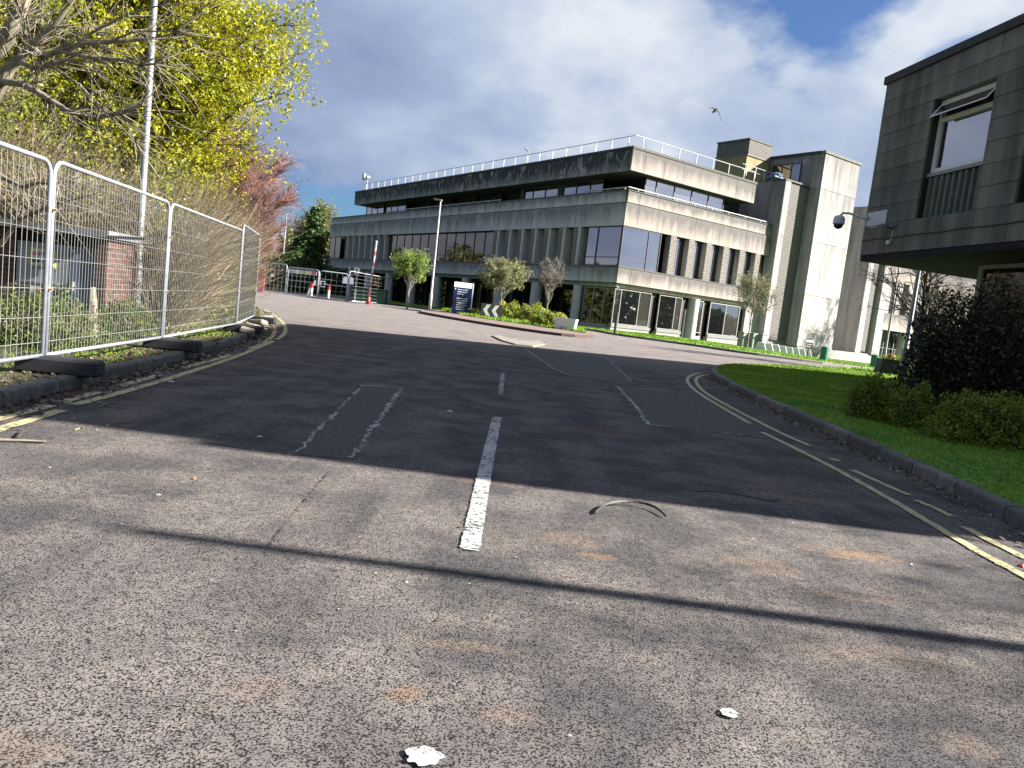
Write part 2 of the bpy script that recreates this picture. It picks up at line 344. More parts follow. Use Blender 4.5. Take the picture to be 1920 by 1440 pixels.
M['twig']=simple('brown_twig',(.36,.30,.20),.9,.5,3); M['redtwig']=simple('red_twig',(.34,.18,.15),.9,.4,3); M['greytwig']=simple('grey_twig',(.26,.225,.19),.9,.3,3)
M['lime']=leafmat('lime_leaf',(.24,.265,.012),(.50,.48,.018),.4); M['lime2']=leafmat('olive_lime_leaf',(.11,.14,.02),(.25,.275,.025),.35)
M['olive']=leafmat('olive_leaf',(.12,.14,.03),(.30,.32,.05),.3); M['redleaf']=leafmat('red_leaf',(.22,.08,.075),(.36,.17,.14),.3)
M['bushg']=leafmat('bush_leaf',(.045,.085,.02),(.13,.18,.035),.25); M['hedge']=leafmat('hedge_leaf',(.10,.17,.012),(.26,.31,.03),.25,.35,3.)
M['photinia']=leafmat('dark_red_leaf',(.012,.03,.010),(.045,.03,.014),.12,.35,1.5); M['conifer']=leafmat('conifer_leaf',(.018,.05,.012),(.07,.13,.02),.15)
M['laurel']=leafmat('laurel_leaf',(.03,.07,.02),(.13,.17,.04),.2,.3); M['willow']=leafmat('willow_leaf',(.18,.185,.06),(.27,.26,.09),.4)
M['bright']=leafmat('bright_leaf',(.14,.24,.035),(.32,.42,.11),.4); M['sallow']=leafmat('sallow_leaf',(.20,.215,.09),(.36,.36,.17),.35)
M['goldbush']=leafmat('gold_shrub_leaf',(.10,.22,.03),(.50,.46,.07),.3,.5,1.6); M['farwood']=leafmat('far_wood',(.04,.055,.02),(.12,.13,.05),.2)
M['litter']=simple('leaf_litter',(.13,.085,.05),.8,.7,40); M['paper']=simple('litter_white',(.5,.5,.5),.6,.05)
M['camw']=simple('camera_housing',(.55,.58,.64),.35,.05); M['stone']=simple('rubble_stone',(.3,.27,.23),.9,.2,10,bump=.01)
M['feather']=simple('gull_feather',(.05,.05,.055),.8,.3,20)

# ------------------------------------------------------------------ ground, road, verges, kerbs
def ring_ground():
    xs=sorted(set([-700,-400,-250,-150,-100,-60]+list(range(-40,71,5))+[90,130,200,300,450,700])); ys=sorted(set([-400,-200,-80,-30]+list(range(-10,91,5))+[110,150,220,320,500,900]))
    b=MB(); n=len(ys)
    b.add([(x,y,gz(x,y)-.07) for x in xs for y in ys],[(i*n+j,(i+1)*n+j,(i+1)*n+j+1,i*n+j+1) for i in range(len(xs)-1) for j in range(n-1)])
    return tag(b.build('ground',M['lawn'],smooth=True),kind='structure')
ring_ground()
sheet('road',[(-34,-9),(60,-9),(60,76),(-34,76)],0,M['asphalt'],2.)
def px(l): return [tuple(gp(*q)[:2]) for q in l]
# right lawn
rk=[(3.75,-6),(3.8,2.)]+px([(1920,1000),(1880,976),(1750,907),(1600,837),(1500,790),(1400,744),(1350,716),(1334,704),(1332,697),(1345,690),(1378,687),(1450,689),(1560,693),(1650,697)])
rk=smoothline(rk,2); rl=[tuple(p) for p in rk]
RL=[tuple(p) for p in offset(rk,-.11)]+[(30,47),(60,40),(60,-6)]
sheet('grass_verge',RL,.10,M['lawn'],1.)
lk=[(-3.2,-6),(-3.45,2.)]+px([(0,766),(117,736),(204,712),(321,683),(408,657),(467,637),(492,620),(499,603),(492,588),(483,576),(470,566)])
lk=smoothline(lk,2)
LV=[tuple(p) for p in offset(lk,.11)]+[(-34,34),(-34,-6)]
sheet('planting_bed',LV,.10,M['soil'],1.,zf=lambda x,y:gz(x,y)+.05*math.sin(x*2.1+y)*math.sin(y*1.7)*(1 if x<-4.8 else .3))
fk=px([(700,567),(760,575),(824,584),(930,598),(1060,614),(1120,622),(1154,629),(1220,638),(1300,649),(1385,662),(1440,669),(1500,677),(1560,685),(1640,694)])
fk=smoothline(fk,1)+[(27,49.),(60,42)]
FV=[tuple(p) for p in offset(fk,.11)]+[(60,76),(-18,76),(-12,66)]
sheet('far_verge',FV,.10,M['lawn'],2.)
def kerbrun(label,line,length,gap=.024,maxn=80):
    bed=MB(); pts=resample(line,length); k=tag(thing('kerb',None,None),kind='structure')
    b=MB(); b.prism([(0,-.12),(0,.085),(.006,.108),(.025,.122),(.125,.122),(.125,-.12)],gap/2,length-gap/2,'x')
    me0=None
    for a,c in zip(pts[:-1],pts[1:]):
        if me0 is None: o=b.build('kerb_stone',M['kerb'],k); me0=o.data
        else: o=bpy.data.objects.new('kerb_stone',me0); COL.objects.link(o); o.parent=k
        za,zc=gz(*a),gz(*c); d=Vector((c[0]-a[0],c[1]-a[1],zc-za)); L=d.length; d/=L
        sgn=label; yv=Vector((-d.y,d.x,0)).normalized()*sgn; zv=d.cross(yv)*sgn
        if zv.z<0: zv=-zv
        mt=Matrix.Translation((a[0],a[1],za+random.uniform(-.004,.004)))@Matrix(((d.x,yv.x,zv.x,0),(d.y,yv.y,zv.y,0),(d.z,yv.z,zv.z,0),(0,0,0,1)))
        o.matrix_world=mt@Matrix.Diagonal((L/length,1,1,1))
    return k
kerbrun(-1,rk,.9); kerbrun(1,lk,.9); kerbrun(1,fk,1.2)

def strip(name,pts,w,h,mat,step=.07,jag=.006,parent=None):
    pts=resample(smoothline(pts,2),step); b=MB(); vs=[]
    for i,p in enumerate(pts):
        a=pts[max(0,i-1)]; c=pts[min(len(pts)-1,i+1)]; t=(c-a)/(np.linalg.norm(c-a)+1e-9); n=np.array([-t[1],t[0]])
        for s_ in(-1,1):
            q=p+n*s_*(w/2+random.uniform(-jag,jag)); vs.append((q[0],q[1],gz(*q)+h))
    b.add(vs,[(2*i,2*i+2,2*i+3,2*i+1) for i in range(len(pts)-1)])
    o=b.build(name,mat,parent)
    if not parent: o['kind']='structure'
    return o
for seg in [[(-30,820),(0,805),(60,788),(117,770)],[(140,760),(248,732),(370,694),(437,672),(490,650),(522,636),(537,623),(533,607),(518,594),(502,583),(481,576)],
            [(-30,796),(0,786),(50,774),(99,761)],[(117,755),(190,735)],[(225,725),(297,704)],[(340,692),(435,666)],[(468,655),(496,643),(514,629),(516,612),(507,598),(493,589)]]:
    strip('yellow_line',px(seg),.092,.008,M['yellow'])
for seg in [[(1342,696),(1305,700),(1287,709),(1291,722),(1315,742),(1408,796)],[(1428,811),(1480,836),(1569,881),(1672,939),(1776,1001),(1844,1042),(1925,1083),(2060,1160)],
            [(1342,700),(1311,705),(1303,712),(1311,728),(1336,746),(1415,788),(1466,814),(1521,838)],[(1556,860),(1580,868)],[(1597,882),(1650,906),(1707,931)],[(1717,939),(1760,957),(1793,974)],[(1806,989),(1850,1012),(1925,1049),(2050,1110)]]:
    strip('yellow_line',px(seg),.075,.008,M['yellow'])
strip('centre_line',px([(932,783),(910,880),(880,1035)]),.10,.008,M['white'],.02,.004)
strip('centre_line',px([(943,700),(938,740)]),.07,.008,M['seal'],.03,.012)
for seg in [[(640,597),(690,603)],[(535,580),(590,586)],[(745,610),(805,616)],[(860,619),(925,627)],[(1110,640),(1140,643)]]: strip('give_way_line',px(seg),.11,.008,M['white'],.1,.01)
def blob(name,c,rx,ry,mat,h=.009,n=22,kind='structure'):
    q=gp(*c); b=MB(); vs=[(q[0],q[1],q[2]+h)]
    for k in range(n):
        a=2*math.pi*k/n; r=random.uniform(.75,1.1); x=q[0]+rx*r*math.cos(a); y=q[1]+ry*r*math.sin(a); vs.append((x,y,gz(x,y)+h))
    b.add(vs,[(0,k+1,(k+1)%n+1) for k in range(n)]); o=b.build(name,mat); o['kind']=kind; return o
blob('paint_spot',(795,1422),.055,.045,M['white']); blob('paint_spot',(1367,1341),.03,.03,M['white'])
# resurfaced patches with pale sealed joints
for poly,edges in [([(680,723),(755,727),(655,862),(553,852)],[(0,3),(1,2),(0,1)]),([(985,654),(1035,690),(1065,703),(1185,716),(1165,690),(1138,672)],[(0,1),(1,2),(2,3),(3,5)]),([(1157,725),(1190,760),(1215,797),(1320,808),(1445,822),(1330,740)],[(0,1),(1,2),(2,4),(0,5)])]:
    q=px(poly); sheet('road_patch',q,.004,M['patch'],.6)
    for a,c in edges: strip('patch_joint',[q[a],q[c]],.05 if (c-a)==1 else .03,.0075,M['seal'],.08,.025)
# dark cracks
for seg in [[(1300,921),(1345,921),(1400,930),(1440,941),(1466,937)],[(1150,640),(1250,655),(1330,668)],[(960,628),(1100,645)]]: strip('road_crack',px(seg),.03,.006,M['rubber'],.05,.014)
for seg,w in [([(618,884),(575,935),(520,1000),(470,1075)],.012),([(700,830),(690,845),(650,862)],.012),([(470,735),(560,742),(640,740)],.012)]: strip('road_crack',px(seg),w*.6,.005,M['crack'],.03,.005)
# worn traffic-island kerb stub
b=MB(); isl=px([(922,631),(940,640),(965,647),(1000,651),(1022,647),(1015,641),(985,641),(955,637),(938,630)])
vs=[(x,y,gz(x,y)-.02) for x,y in isl]+[(x,y,gz(x,y)+.045) for x,y in isl]; n=len(isl)
b.add(vs,[tuple(range(n,2*n))]+[(i,(i+1)%n,n+(i+1)%n,n+i) for i in range(n)])
tag(b.build('kerb_island',simple('stub_kerb',(.27,.245,.2),.9,.3,8,bump=.01,dirt=(.2,.18,.15)),bevel=.015),kind='structure')
# planted roundabout island
ap=smoothline(px([(788,588),(830,596),(900,608),(970,619),(1040,629),(1090,634),(1120,634),(1100,627),(1050,612),(960,600),(880,588),(820,584),(795,584),(788,588)]),1)[:-1]
b=MB(); n=len(ap); b.add([(x,y,gz(x,y)-.02) for x,y in ap]+[(x,y,gz(x,y)+.13) for x,y in ap],[(i,(i+1)%n,n+(i+1)%n,n+i) for i in range(n)])
tag(b.build('island_kerb',simple('island_kerb',(.09,.06,.05),.9,.3)),kind='structure')
sheet('brick_apron',ap,.135,M['redpave'],1.)
ig=smoothline(px([(828,586),(850,592),(900,601),(965,610),(1030,619),(1075,626),(1104,631),(1090,623),(1050,610),(960,597),(880,585),(850,582),(835,586)]),1)[:-1]
sheet('island_grass',ig,.16,M['lawn'],1.)
# small concrete path across the lawn
pt=px([(1568,716),(1600,720),(1660,728),(1650,734),(1600,728),(1560,720)]); sheet('path',pt,.108,M['kerb'],1.)

# grass blades as one mass per lawn
def blades(name,poly,n,hgt,xr,yr,base,wd=.012,dens=None):
    X=RNG.uniform(*xr,n); Y=yr[0]+(yr[1]-yr[0])*RNG.uniform(0,1,n)**(dens or 1.)
    k=inside(poly,X,Y); X,Y=X[k],Y[k]; n=len(X); Z=np.array([gz(a,c) for a,c in zip(X,Y)])+base
    an=RNG.uniform(0,2*np.pi,n); h=hgt*RNG.uniform(.4,1.2,n)*(1+Y/25); w=wd*(1+Y/12)
    dx=np.cos(an)*w; dy=np.sin(an)*w; lx=RNG.normal(0,.5,n)*h; ly=RNG.normal(0,.5,n)*h
    V=np.stack([np.stack([X-dx,Y-dy,Z],1),np.stack([X+dx,Y+dy,Z],1),np.stack([X+lx,Y+ly,Z+h],1)],1).reshape(-1,3)
    return tag(npmesh(name,V,np.arange(3*n).reshape(-1,3),M['grass']),kind='stuff')
blades('lawn_grass',RL,170000,.028,(3.8,16),(4.,30),.10,.005,1.35)
blades('lawn_grass',RL,45000,.028,(3.8,12),(.2,4.2),.10,.005)
blades('lawn_grass',RL,30000,.035,(8,26),(22,47),.10,.008)
ix=[p[0] for p in ig]; iy=[p[1] for p in ig]
blades('island_grass_blades',ig,26000,.06,(min(ix),max(ix)),(min(iy),max(iy)),.16,.008)
blades('verge_grass',FV,60000,.03,(-12,32),(42,70),.10,.008)
blades('bed_weeds',LV,26000,.035,(-9,-3.5),(4,24),.09,.006)

# leaf litter along both gutters
def litter(name,line,n,spread,off,zh,sz,mat,kind='stuff'):
    pts=np.array(resample(line,.05)); pts=pts[(pts[:,1]>3.5)&(pts[:,1]<26)]; i=RNG.integers(0,len(pts)-1,n); t=pts[i+1]-pts[i]; t/=np.linalg.norm(t,axis=1)[:,None]
    nn=np.stack([-t[:,1],t[:,0]],1); o=off+np.abs(RNG.normal(0,spread,n))*np.sign(off if off else 1)*RNG.choice([1,1,1,-.3],n)
    c=pts[i]+nn*o[:,None]; z=np.array([gz(a,b_) for a,b_ in c])+zh
    an=RNG.uniform(0,2*np.pi,n); s_=sz*RNG.uniform(.4,1.4,n); tl=RNG.normal(0,.5,n)
    a=np.stack([np.cos(an)*s_,np.sin(an)*s_,tl*s_*.5],1); b_=np.stack([-np.sin(an)*s_*.5,np.cos(an)*s_*.5,RNG.normal(0,.4,n)*s_],1)
    c3=np.column_stack([c,z+s_*.35]); V=np.stack([c3-a,c3-b_,c3+a,c3+b_],1).reshape(-1,3)
    return tag(npmesh(name,V,np.arange(4*n).reshape(-1,4),mat),kind=kind)
litter('leaf_litter',lk,6500,.12,-.02,.004,.018,M['litter']); litter('leaf_litter',lk,5000,.3,.16,.11,.02,M['litter'])
litter('leaf_litter',rk,3500,.13,.03,.004,.014,M['litter'])
litter('twig_litter',lk,900,.18,-.05,.006,.03,M['greytwig']); litter('twig_litter',rk,700,.15,.05,.006,.02,M['greytwig'])

def scatter(name,poly,n,xr,yr,base,sz,mat):
    X=RNG.uniform(*xr,n); Y=RNG.uniform(*yr,n); k=inside(poly,X,Y); X,Y=X[k],Y[k]; n=len(X); Z=np.array([gz(a,c) for a,c in zip(X,Y)])+base
    an=RNG.uniform(0,2*np.pi,n); s_=sz*RNG.uniform(.4,1.4,n); a=np.stack([np.cos(an)*s_,np.sin(an)*s_,RNG.normal(0,.2,n)*s_],1); b_=np.stack([-np.sin(an)*s_*.5,np.cos(an)*s_*.5,RNG.normal(0,.2,n)*s_],1); c3=np.stack([X,Y,Z],1)
    V=np.stack([c3-a,c3-b_,c3+a,c3+b_],1).reshape(-1,3); return tag(npmesh(name,V,np.arange(4*n).reshape(-1,4),mat),kind='stuff')
scatter('leaf_litter',RL,900,(3.8,14),(3.5,24),.135,.018,M['litter'])
RD=[(-4,2),(3.6,2),(4.,12),(5,20),(-5,20),(-3.9,8)]
scatter('road_grit',RD,2600,(-4.5,5),(1.4,20),.006,.006,M['greytwig']); scatter('road_grit',RD,700,(-4.5,5),(1.4,20),.006,.007,M['paper']); scatter('leaf_litter',RD,160,(-4.5,5),(1.4,20),.008,.014,M['litter'])
# ------------------------------------------------------------------ main office building (local x = along sunlit face, y = along shaded face)
BA=rad(34.9); B0=(6.86,55.94)
bld=thing('office_building','large three-storey brutalist concrete office block with stepped overhanging bands and rooftop railing','office building',(B0[0],B0[1],0),BA)
def fb(face,a0,a1,d0,d1,z0,z1,mb=None):
    mb=mb or MB()
    return mb.box(d0,d1,a0,a1,z0,z1) if face=='L' else mb.box(a0,a1,d0,d1,z0,z1)
def part(name,mat,*boxes,parent=None,bevel=0):
    r=None
    for bx in boxes:
        mb=MB(); fb(*bx,mb); o=mb.build(name,mat,parent or bld,bevel=bevel); r=r or o
    return r
def panels(face,a0,a1,z0,z1,pitch,d,mat,first=None,th=.14,slope=0.,skipc=True):
    edges=[a0]; a=a0+(first or pitch)
    while a<a1-.3: edges.append(a); a+=pitch
    edges.append(a1)
    for e0,e1 in zip(edges[:-1],edges[1:]):
        g_=.014; mb=MB(); p0,p1=e0+g_,e1-g_
        if e0==a0: p0=a0+(d if (face=='R') else d)  # corner butt
        zz0,zz1=z0+g_,z1-g_
        prof=[(d+slope,zz0),(d,zz1),(d+th,zz1),(d+th+slope,zz0)]
        mb.prism(prof,p0,p1,'y' if face=='L' else 'x')
        mb.build('concrete_panel',mat,bld)
LG,RG=60.3,17.05
# the corner column of panels on L starts just behind R's panel thickness
C,Gm=M['conc'],M['grimy']
def band(z0,z1,d,Lend,Rend,firstL,firstR,slope=0.,GL=None):
    panels('R',0+d,Rend,z0,z1,2.08,d,C,firstR,slope=slope); panels('L',.0+d+.145,Lend,z0,z1,2.0,d,GL or Gm,firstL,slope=slope)
band(8.17,9.86,0,LG,RG,1.65,1.3)
band(9.9,10.74,.07,LG-.2,RG-.1,1.6,1.25)
band(3.95,5.10,0,LG,RG-.2,1.65,1.36)
# sloping lower spandrel: mitred single strips per panel
panels('R',.02,RG-.2,3.62,3.93,2.08,.0,C,1.34,slope=.28); panels('L',.17,LG,3.62,3.93,2.0,.0,Gm,1.63,slope=.28)
band(12.17,13.72,0,52.3,14.1,1.65,1.3,GL=M['grimytop'])
part('coping',M['kerb'],('R',-.05,14.15,-.05,.3,13.74,13.92)); part('coping',M['roofing'],('L',.31,52.35,-.05,.3,13.74,13.92))
part('coping',M['kerb'],('R',.02,RG,.02,.3,10.75,10.82),('L',.31,LG-.2,.02,.3,10.75,10.82))
# cores
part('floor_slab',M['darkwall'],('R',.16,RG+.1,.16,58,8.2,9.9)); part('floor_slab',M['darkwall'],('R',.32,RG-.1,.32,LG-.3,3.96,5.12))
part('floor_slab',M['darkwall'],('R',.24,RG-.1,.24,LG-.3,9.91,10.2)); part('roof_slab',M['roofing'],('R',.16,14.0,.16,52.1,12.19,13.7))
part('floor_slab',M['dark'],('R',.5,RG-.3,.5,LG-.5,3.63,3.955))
part('sill',M['kerb'],('R',-.03,RG-.2,-.03,1.0,5.115,5.2)); part('sill',M['kerb'],('L',1.02,LG,-.03,1.,5.115,5.2))
# window strips: a frame part with panes as children
def window(face,a0,a1,z0,z1,d,splits,gm,fm,transom=None,fw_=.07,dep=.12,name='window'):
    mb=MB(); fb(face,a0,a1,d,d+dep,z0,z0+fw_,mb); fb(face,a0,a1,d,d+dep,z1-fw_,z1,mb)
    es=[a0]+list(splits)+[a1]
    for i,e in enumerate(es):
        w0,w1=(e,e+fw_) if i==0 else ((e-fw_,e) if i==len(es)-1 else (e-fw_/2,e+fw_/2)); fb(face,w0,w1,d-.004,d+dep-.01,z0+fw_,z1-fw_,mb)
    if transom: fb(face,a0+fw_,a1-fw_,d+.004,d+dep-.02,transom-.03,transom+.03,mb)
    fr=mb.build(name,fm,bld)
    for e0,e1 in zip(es[:-1],es[1:]):
        p=MB(); fb(face,e0+fw_*.4,e1-fw_*.4,d+.05,d+.07,z0+.03,z1-.03,p)
        p.build('pane',gm,fr)
    return fr
# first floor
window('R',.05,4.05,5.2,8.16,.06,[2.75],M['gl_sky'],M['frame_br'],5.85); window('L',.20,4.2,5.2,8.16,.06,[2.9],M['gl_grey'],M['frame_br'],5.85)
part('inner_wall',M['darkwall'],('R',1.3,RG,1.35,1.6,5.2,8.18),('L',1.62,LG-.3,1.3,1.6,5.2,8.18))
for i in range(6):
    a=4.95+2.06*i
    mb=MB(); fb('R',a,a+.72,.02,.56,5.2,8.17,mb); f=mb.build('fin',M['tower'],bld,bevel=.03)
    mb=MB(); fb('R',a+.04,a+.68,-.02,.018,5.21,8.16,mb); mb.build('ribbed_facing',M['finrib'],f)
    window('R',a+.75,a+1.56,5.2,8.16,.42,[],M['gl_sky'],M['frame_br'],5.95,.05); part('dark_panel',M['dark'],('R',a+1.57,a+2.05,.45,.56,5.2,8.16))
def lfin(y):
    mb=MB(); fb('L',y,y+.85,.02,1.28,5.2,8.17,mb); f=mb.build('fin',M['column'],bld,bevel=.03)
    mb=MB(); fb('L',y+.3,y+.83,-.02,.018,5.21,8.16,mb); mb.build('ribbed_facing',M['finrib'],f)
for i in range(7): lfin(5.0+1.97*i)
for i in range(6): window('L',5.87+1.97*i,6.95+1.97*i,5.2,8.16,.8,[],M['gl_dark'],M['frame_br'])
for i in range(7): lfin(41.6+1.95*i)
for i in range(6): window('L',42.5+1.95*i,43.5+1.95*i,5.2,8.16,.8,[],M['gl_dark'],M['frame_br'])
window('L',18.0,29.4,5.2,8.16,.45,[19.9,21.8,23.7,25.6,27.5],M['gl_dark'],M['frame_br'],5.9); window('L',29.6,41.4,5.2,8.16,.45,[31.5,33.4,35.4,37.4,39.4],M['gl_dark'],M['frame_br'],5.9)
window('L',56.,60.2,5.2,8.16,.06,[58.1],M['gl_dark'],M['frame_br'])
part('end_wall',M['grimy'],('L',60.05,60.28,.1,20,5.2,8.16))
# second floor, set back terrace
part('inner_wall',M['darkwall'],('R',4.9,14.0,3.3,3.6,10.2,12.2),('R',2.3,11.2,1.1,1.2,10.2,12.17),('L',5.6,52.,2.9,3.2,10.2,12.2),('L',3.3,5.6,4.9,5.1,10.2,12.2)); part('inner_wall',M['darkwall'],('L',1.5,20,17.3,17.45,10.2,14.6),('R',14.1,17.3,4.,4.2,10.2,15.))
window('R',2.26,11.24,10.2,12.16,.7,[3.45,5.43,7.38,9.34],M['gl_sky'],M['frame_br'])
window('L',4.6,9.75,10.2,12.16,1.45,[6.23,8.0],M['gl_grey'],M['frame_br']); window('L',10.45,15.5,10.2,12.16,1.45,[12.35,14.2],M['gl_grey'],M['frame_br'])
window('L',39.9,45.5,10.2,12.16,1.45,[42.2,44.],M['gl_grey'],M['frame_br']); window('L',46.15,51.6,10.2,12.16,1.45,[48.1,49.9],M['gl_grey'],M['frame_br'])
for y in (20.5,25.5,30.5,35.5): part('terrace_pier',M['darkwall'],('L',y,y+.5,2.2,2.9,10.2,12.16)); 
for y in (22,27,32,37): window('L',y,y+2.4,10.2,11.3,2.7,[y+1.2],M['gl_grey'],M['frame_br'])
part('corner_pier',M['dark'],('L',15.55,16.1,1.4,3.0,10.2,12.16),('L',9.8,10.4,1.42,3.0,10.2,12.16))
# ground floor
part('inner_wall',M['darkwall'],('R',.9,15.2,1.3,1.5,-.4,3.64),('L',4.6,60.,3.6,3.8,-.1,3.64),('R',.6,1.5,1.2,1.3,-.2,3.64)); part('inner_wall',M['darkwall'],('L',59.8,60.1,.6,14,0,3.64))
part('plinth',M['plinth'],('R',.05,4.05,.12,.9,-.5,.66)); part('plinth',M['plinth'],('R',4.85,7.5,.12,.9,-.5,.66)); part('plinth',M['plinth'],('R',10.8,14.7,.12,.9,-.5,.66)); part('plinth',M['plinth'],('R',9.4,10.15,.3,.9,-.5,.66))
part('plinth',M['kerb'],('R',4.05,4.85,.5,.95,-.5,.5),('R',7.5,8.2,.5,.95,-.5,.5),('R',10.15,10.8,.5,.95,-.5,.5))
part('sill',M['frame_g'],('R',.05,4.1,.06,.3,.67,.9)); part('sill',M['frame_g'],('R',4.8,7.55,.06,.3,.67,.9)); part('sill',M['frame_g'],('R',10.75,14.75,.06,.3,.67,.9))
window('R',.2,4.0,.92,3.55,.25,[.85,2.75],M['gl_green'],M['frame_w'],fw_=.045); window('R',4.9,7.45,.92,3.55,.25,[6.7],M['gl_green'],M['frame_w'],fw_=.045)
window('R',10.85,14.6,.92,3.55,.25,[12.8],M['gl_green'],M['frame_w'],fw_=.06); window('R',9.5,10.1,.92,3.55,.35,[],M['gl_green'],M['frame_w'],fw_=.05)
part('dark_pier',M['dark'],('R',4.1,4.8,.55,1.2,.5,3.62),('R',7.52,8.2,.55,1.2,.5,3.62),('R',10.2,10.75,.55,1.2,.5,3.62),('R',14.7,15.4,.4,1.2,.5,3.62))
window('L',.35,3.9,.75,3.55,.25,[1.5,2.8],M['gl_dark'],M['frame_w'],fw_=.05); part('plinth',M['plinth'],('L',.95,3.9,.15,.9,-.3,.74)); part('dark_pier',M['dark'],('L',3.95,4.3,.3,1.3,.0,3.62))
def column(face,a,r=.5,d=.6):
    mb=MB(); c=(d,a,0) if face=='L' else (a,d,0); mb.lathe([(r,-.3),(r,3.63)],24,c); return mb.build('column',M['column'],bld,smooth=False)
column('R',8.95,.47,.42)
for y in (4.9,10.7,16.5,22.6,28.7,34.6,40.6,46.6,52.6,58.4): column('L',y,.5,.55)
for y0 in (5.5,11.4,17.2,23.4,29.4,35.4,41.3,47.2,53.2):
    window('L',y0+.2,y0+4.6,.5,3.4,3.0,[y0+2.4],M['gl_dark'],M['frame_br'],fw_=.06)
# stair piers and towers at the far end of the sunlit face
part('wall',M['tower'],('R',17.1,17.4,-.6,6,.72,14.6)); part('plinth',M['plinth'],('R',17.05,20.6,-.66,1,-.6,.7))
T=M['tower']
part('wall',T,('R',15.2,17.08,.1,1.2,-.4,3.6))
for z0,z1 in ((.72,5.3),(5.33,10.),(10.03,14.6)): part('concrete_panel',T,('R',17.4,17.86,-.6,-.3,z0,z1))
part('wall',T,('R',17.4,20.6,-.28,5.5,.72,14.62)); part('ribbed_facing',M['rib'],('R',17.9,20.55,-.5,-.29,1.05,14.5)); part('coping',M['kerb'],('R',17.05,20.58,-.62,.3,14.63,14.78))
part('wall',M['grimy'],('R',20.6,25.95,-1.44,8.5,.72,17.5))
for z0,z1 in ((.74,5.3),(5.33,9.93),(9.96,14.5),(14.53,17.45)):
    for x0 in (20.62,22.4,24.18): part('concrete_panel',T,('R',x0,x0+1.755,-1.6,-1.45,z0,z1))
    part('concrete_panel',T,('L',-1.43,-.52,20.5,20.595,z0,z1))
part('coping',M['kerb'],('R',20.5,26.1,-1.68,-1.2,17.5,17.72)); part('coping',M['roofing'],('R',20.42,20.9,-1.19,8,17.5,17.72)); part('plinth',M['plinth'],('R',20.6,29.5,-1.66,1,-.8,.70))
# penthouse windows on its shaded flank
window('L',.6,3.6,14.9,16.9,20.48,[1.6,2.6],M['gl_grey'],M['frame_br'],dep=.1)
# chimney stack
part('chimney',M['yellowconc'],('R',17.2,20.4,4.,7.6,13.9,17.2)); part('chimney_head',M['rib'],('R',17.25,20.45,3.96,7.65,17.3,18.6)); part('chimney_band',M['conc'],('R',17.15,20.48,3.9,7.7,17.2,17.3)); part('chimney_cap',M['kerb'],('R',17.15,20.5,3.9,7.7,18.6,18.72))
# recess and far wing
part('wall',M['darkwall'],('R',26.,31.4,4.2,4.6,-.5,15.5)); part('wall',M['conc'],('R',26.,27.2,1.5,4.2,9.5,15.5)); 
window('R',26.1,31.3,.9,9.,2.6,[27.8,29.6],M['gl_dark'],M['frame_br']); window('R',28.2,31.3,9.2,14.,3.,[29.8],M['gl_sky'],M['frame_br'])
part('recess_beam',M['plinth'],('R',28.3,30.6,1.9,2.3,3.05,3.3)); part('plinth',M['plinth'],('R',29.8,34.4,-.7,1,-.8,.70))
for z0,z1 in ((.72,5.3),(5.33,9.93),(9.96,14.9)): part('concrete_panel',T,('R',31.48,32.35,-.6,-.3,z0,z1))
part('wall',T,('R',31.48,34.4,-.28,5,.72,14.9)); part('ribbed_facing',M['rib'],('R',32.38,33.3,-.55,-.29,.9,14.9)); part('dark_pier',M['dark'],('R',33.32,33.75,-.35,-.29,.9,14.9)); part('wall',T,('R',33.9,35.,-.9,3,.72,14.9))
for z0,z1 in ((3.3,5.0),(8.2,10.)): 
    for x0 in np.arange(35.05,62,2.08): part('concrete_panel',C,('R',x0,x0+2.05,-.5,-.35,z0,z1))
part('floor_slab',M['darkwall'],('R',35,62,-.33,12,3.3,5.),('R',35,62,-.33,12,8.2,10.)); part('inner_wall',M['darkwall'],('R',35,62,1.2,12,-.5,3.3),('R',35,62,.6,12,5.,8.2),('R',35,62,.6,12,10.,12.))
for i,x0 in enumerate(np.arange(35.6,60,2.08)):
    part('fin',T,('R',x0,x0+.9,-.45,.6,5.,8.2)); window('R',x0+.92,x0+2.06,5.,8.2,.3,[],M['gl_dark'],M['frame_br'])
for x0 in (36,41,46,51,56):
    mb=MB(); mb.lathe([(.5,-.5),(.5,3.3)],20,(x0,.1,0)); mb.build('column',T,bld)
window('R',37,45.4,.3,3.2,.9,[39.,41,43.2],M['gl_green'],M['frame_w']); 
# rooftop railing: rails with individually lift-out posts
def railing(face,posts,a0,a1,d,z0,z1,r=.03,mid=False,endcap=False):
    P_=lambda a,z:(d,a,z) if face=='L' else (a,d,z)
    mb=MB(); mb.tube([P_(a0,z1),P_(a1,z1)],r,6)
    if mid: mb.tube([P_(a0,(z0+z1)/2),P_(a1,(z0+z1)/2)],r*.6,6)
    rl_=mb.build('railing',M['rail'],bld)
    for a in posts:
        m2=MB(); m2.box(*(((d-.03,d+.03,a-.025,a+.025) if face=='L' else (a-.025,a+.025,d-.03,d+.03))),z0,z1-.02); m2.build('post',M['rail'],rl_)
railing('L',[.95+1.87*i for i in range(27)],.3,50.,.3,13.93,14.75); railing('R',[1.15+1.93*i for i in range(7)]+[14.05],.3,14.1,.3,13.93,14.78)
railing('L',[.5+1.9*i for i in range(3)]+[5.2],.1,5.3,.12,10.83,10.98,.045); railing('R',[1.1+2.05*i for i in range(8)],.1,16.3,.12,10.83,10.98,.045)
railing('L',[17.4+2.*i for i in range(13)],17.3,41.8,.12,10.83,10.98,.045)
mb=MB(); mb.tube([(.3,13.9,13.93),(.3,13.9,15.)],.04); mb.tube([(.3,13.9,15.),(.25,14.4,15.35)],.07,6); mb.build('roof_floodlight',M['rail'],bld)
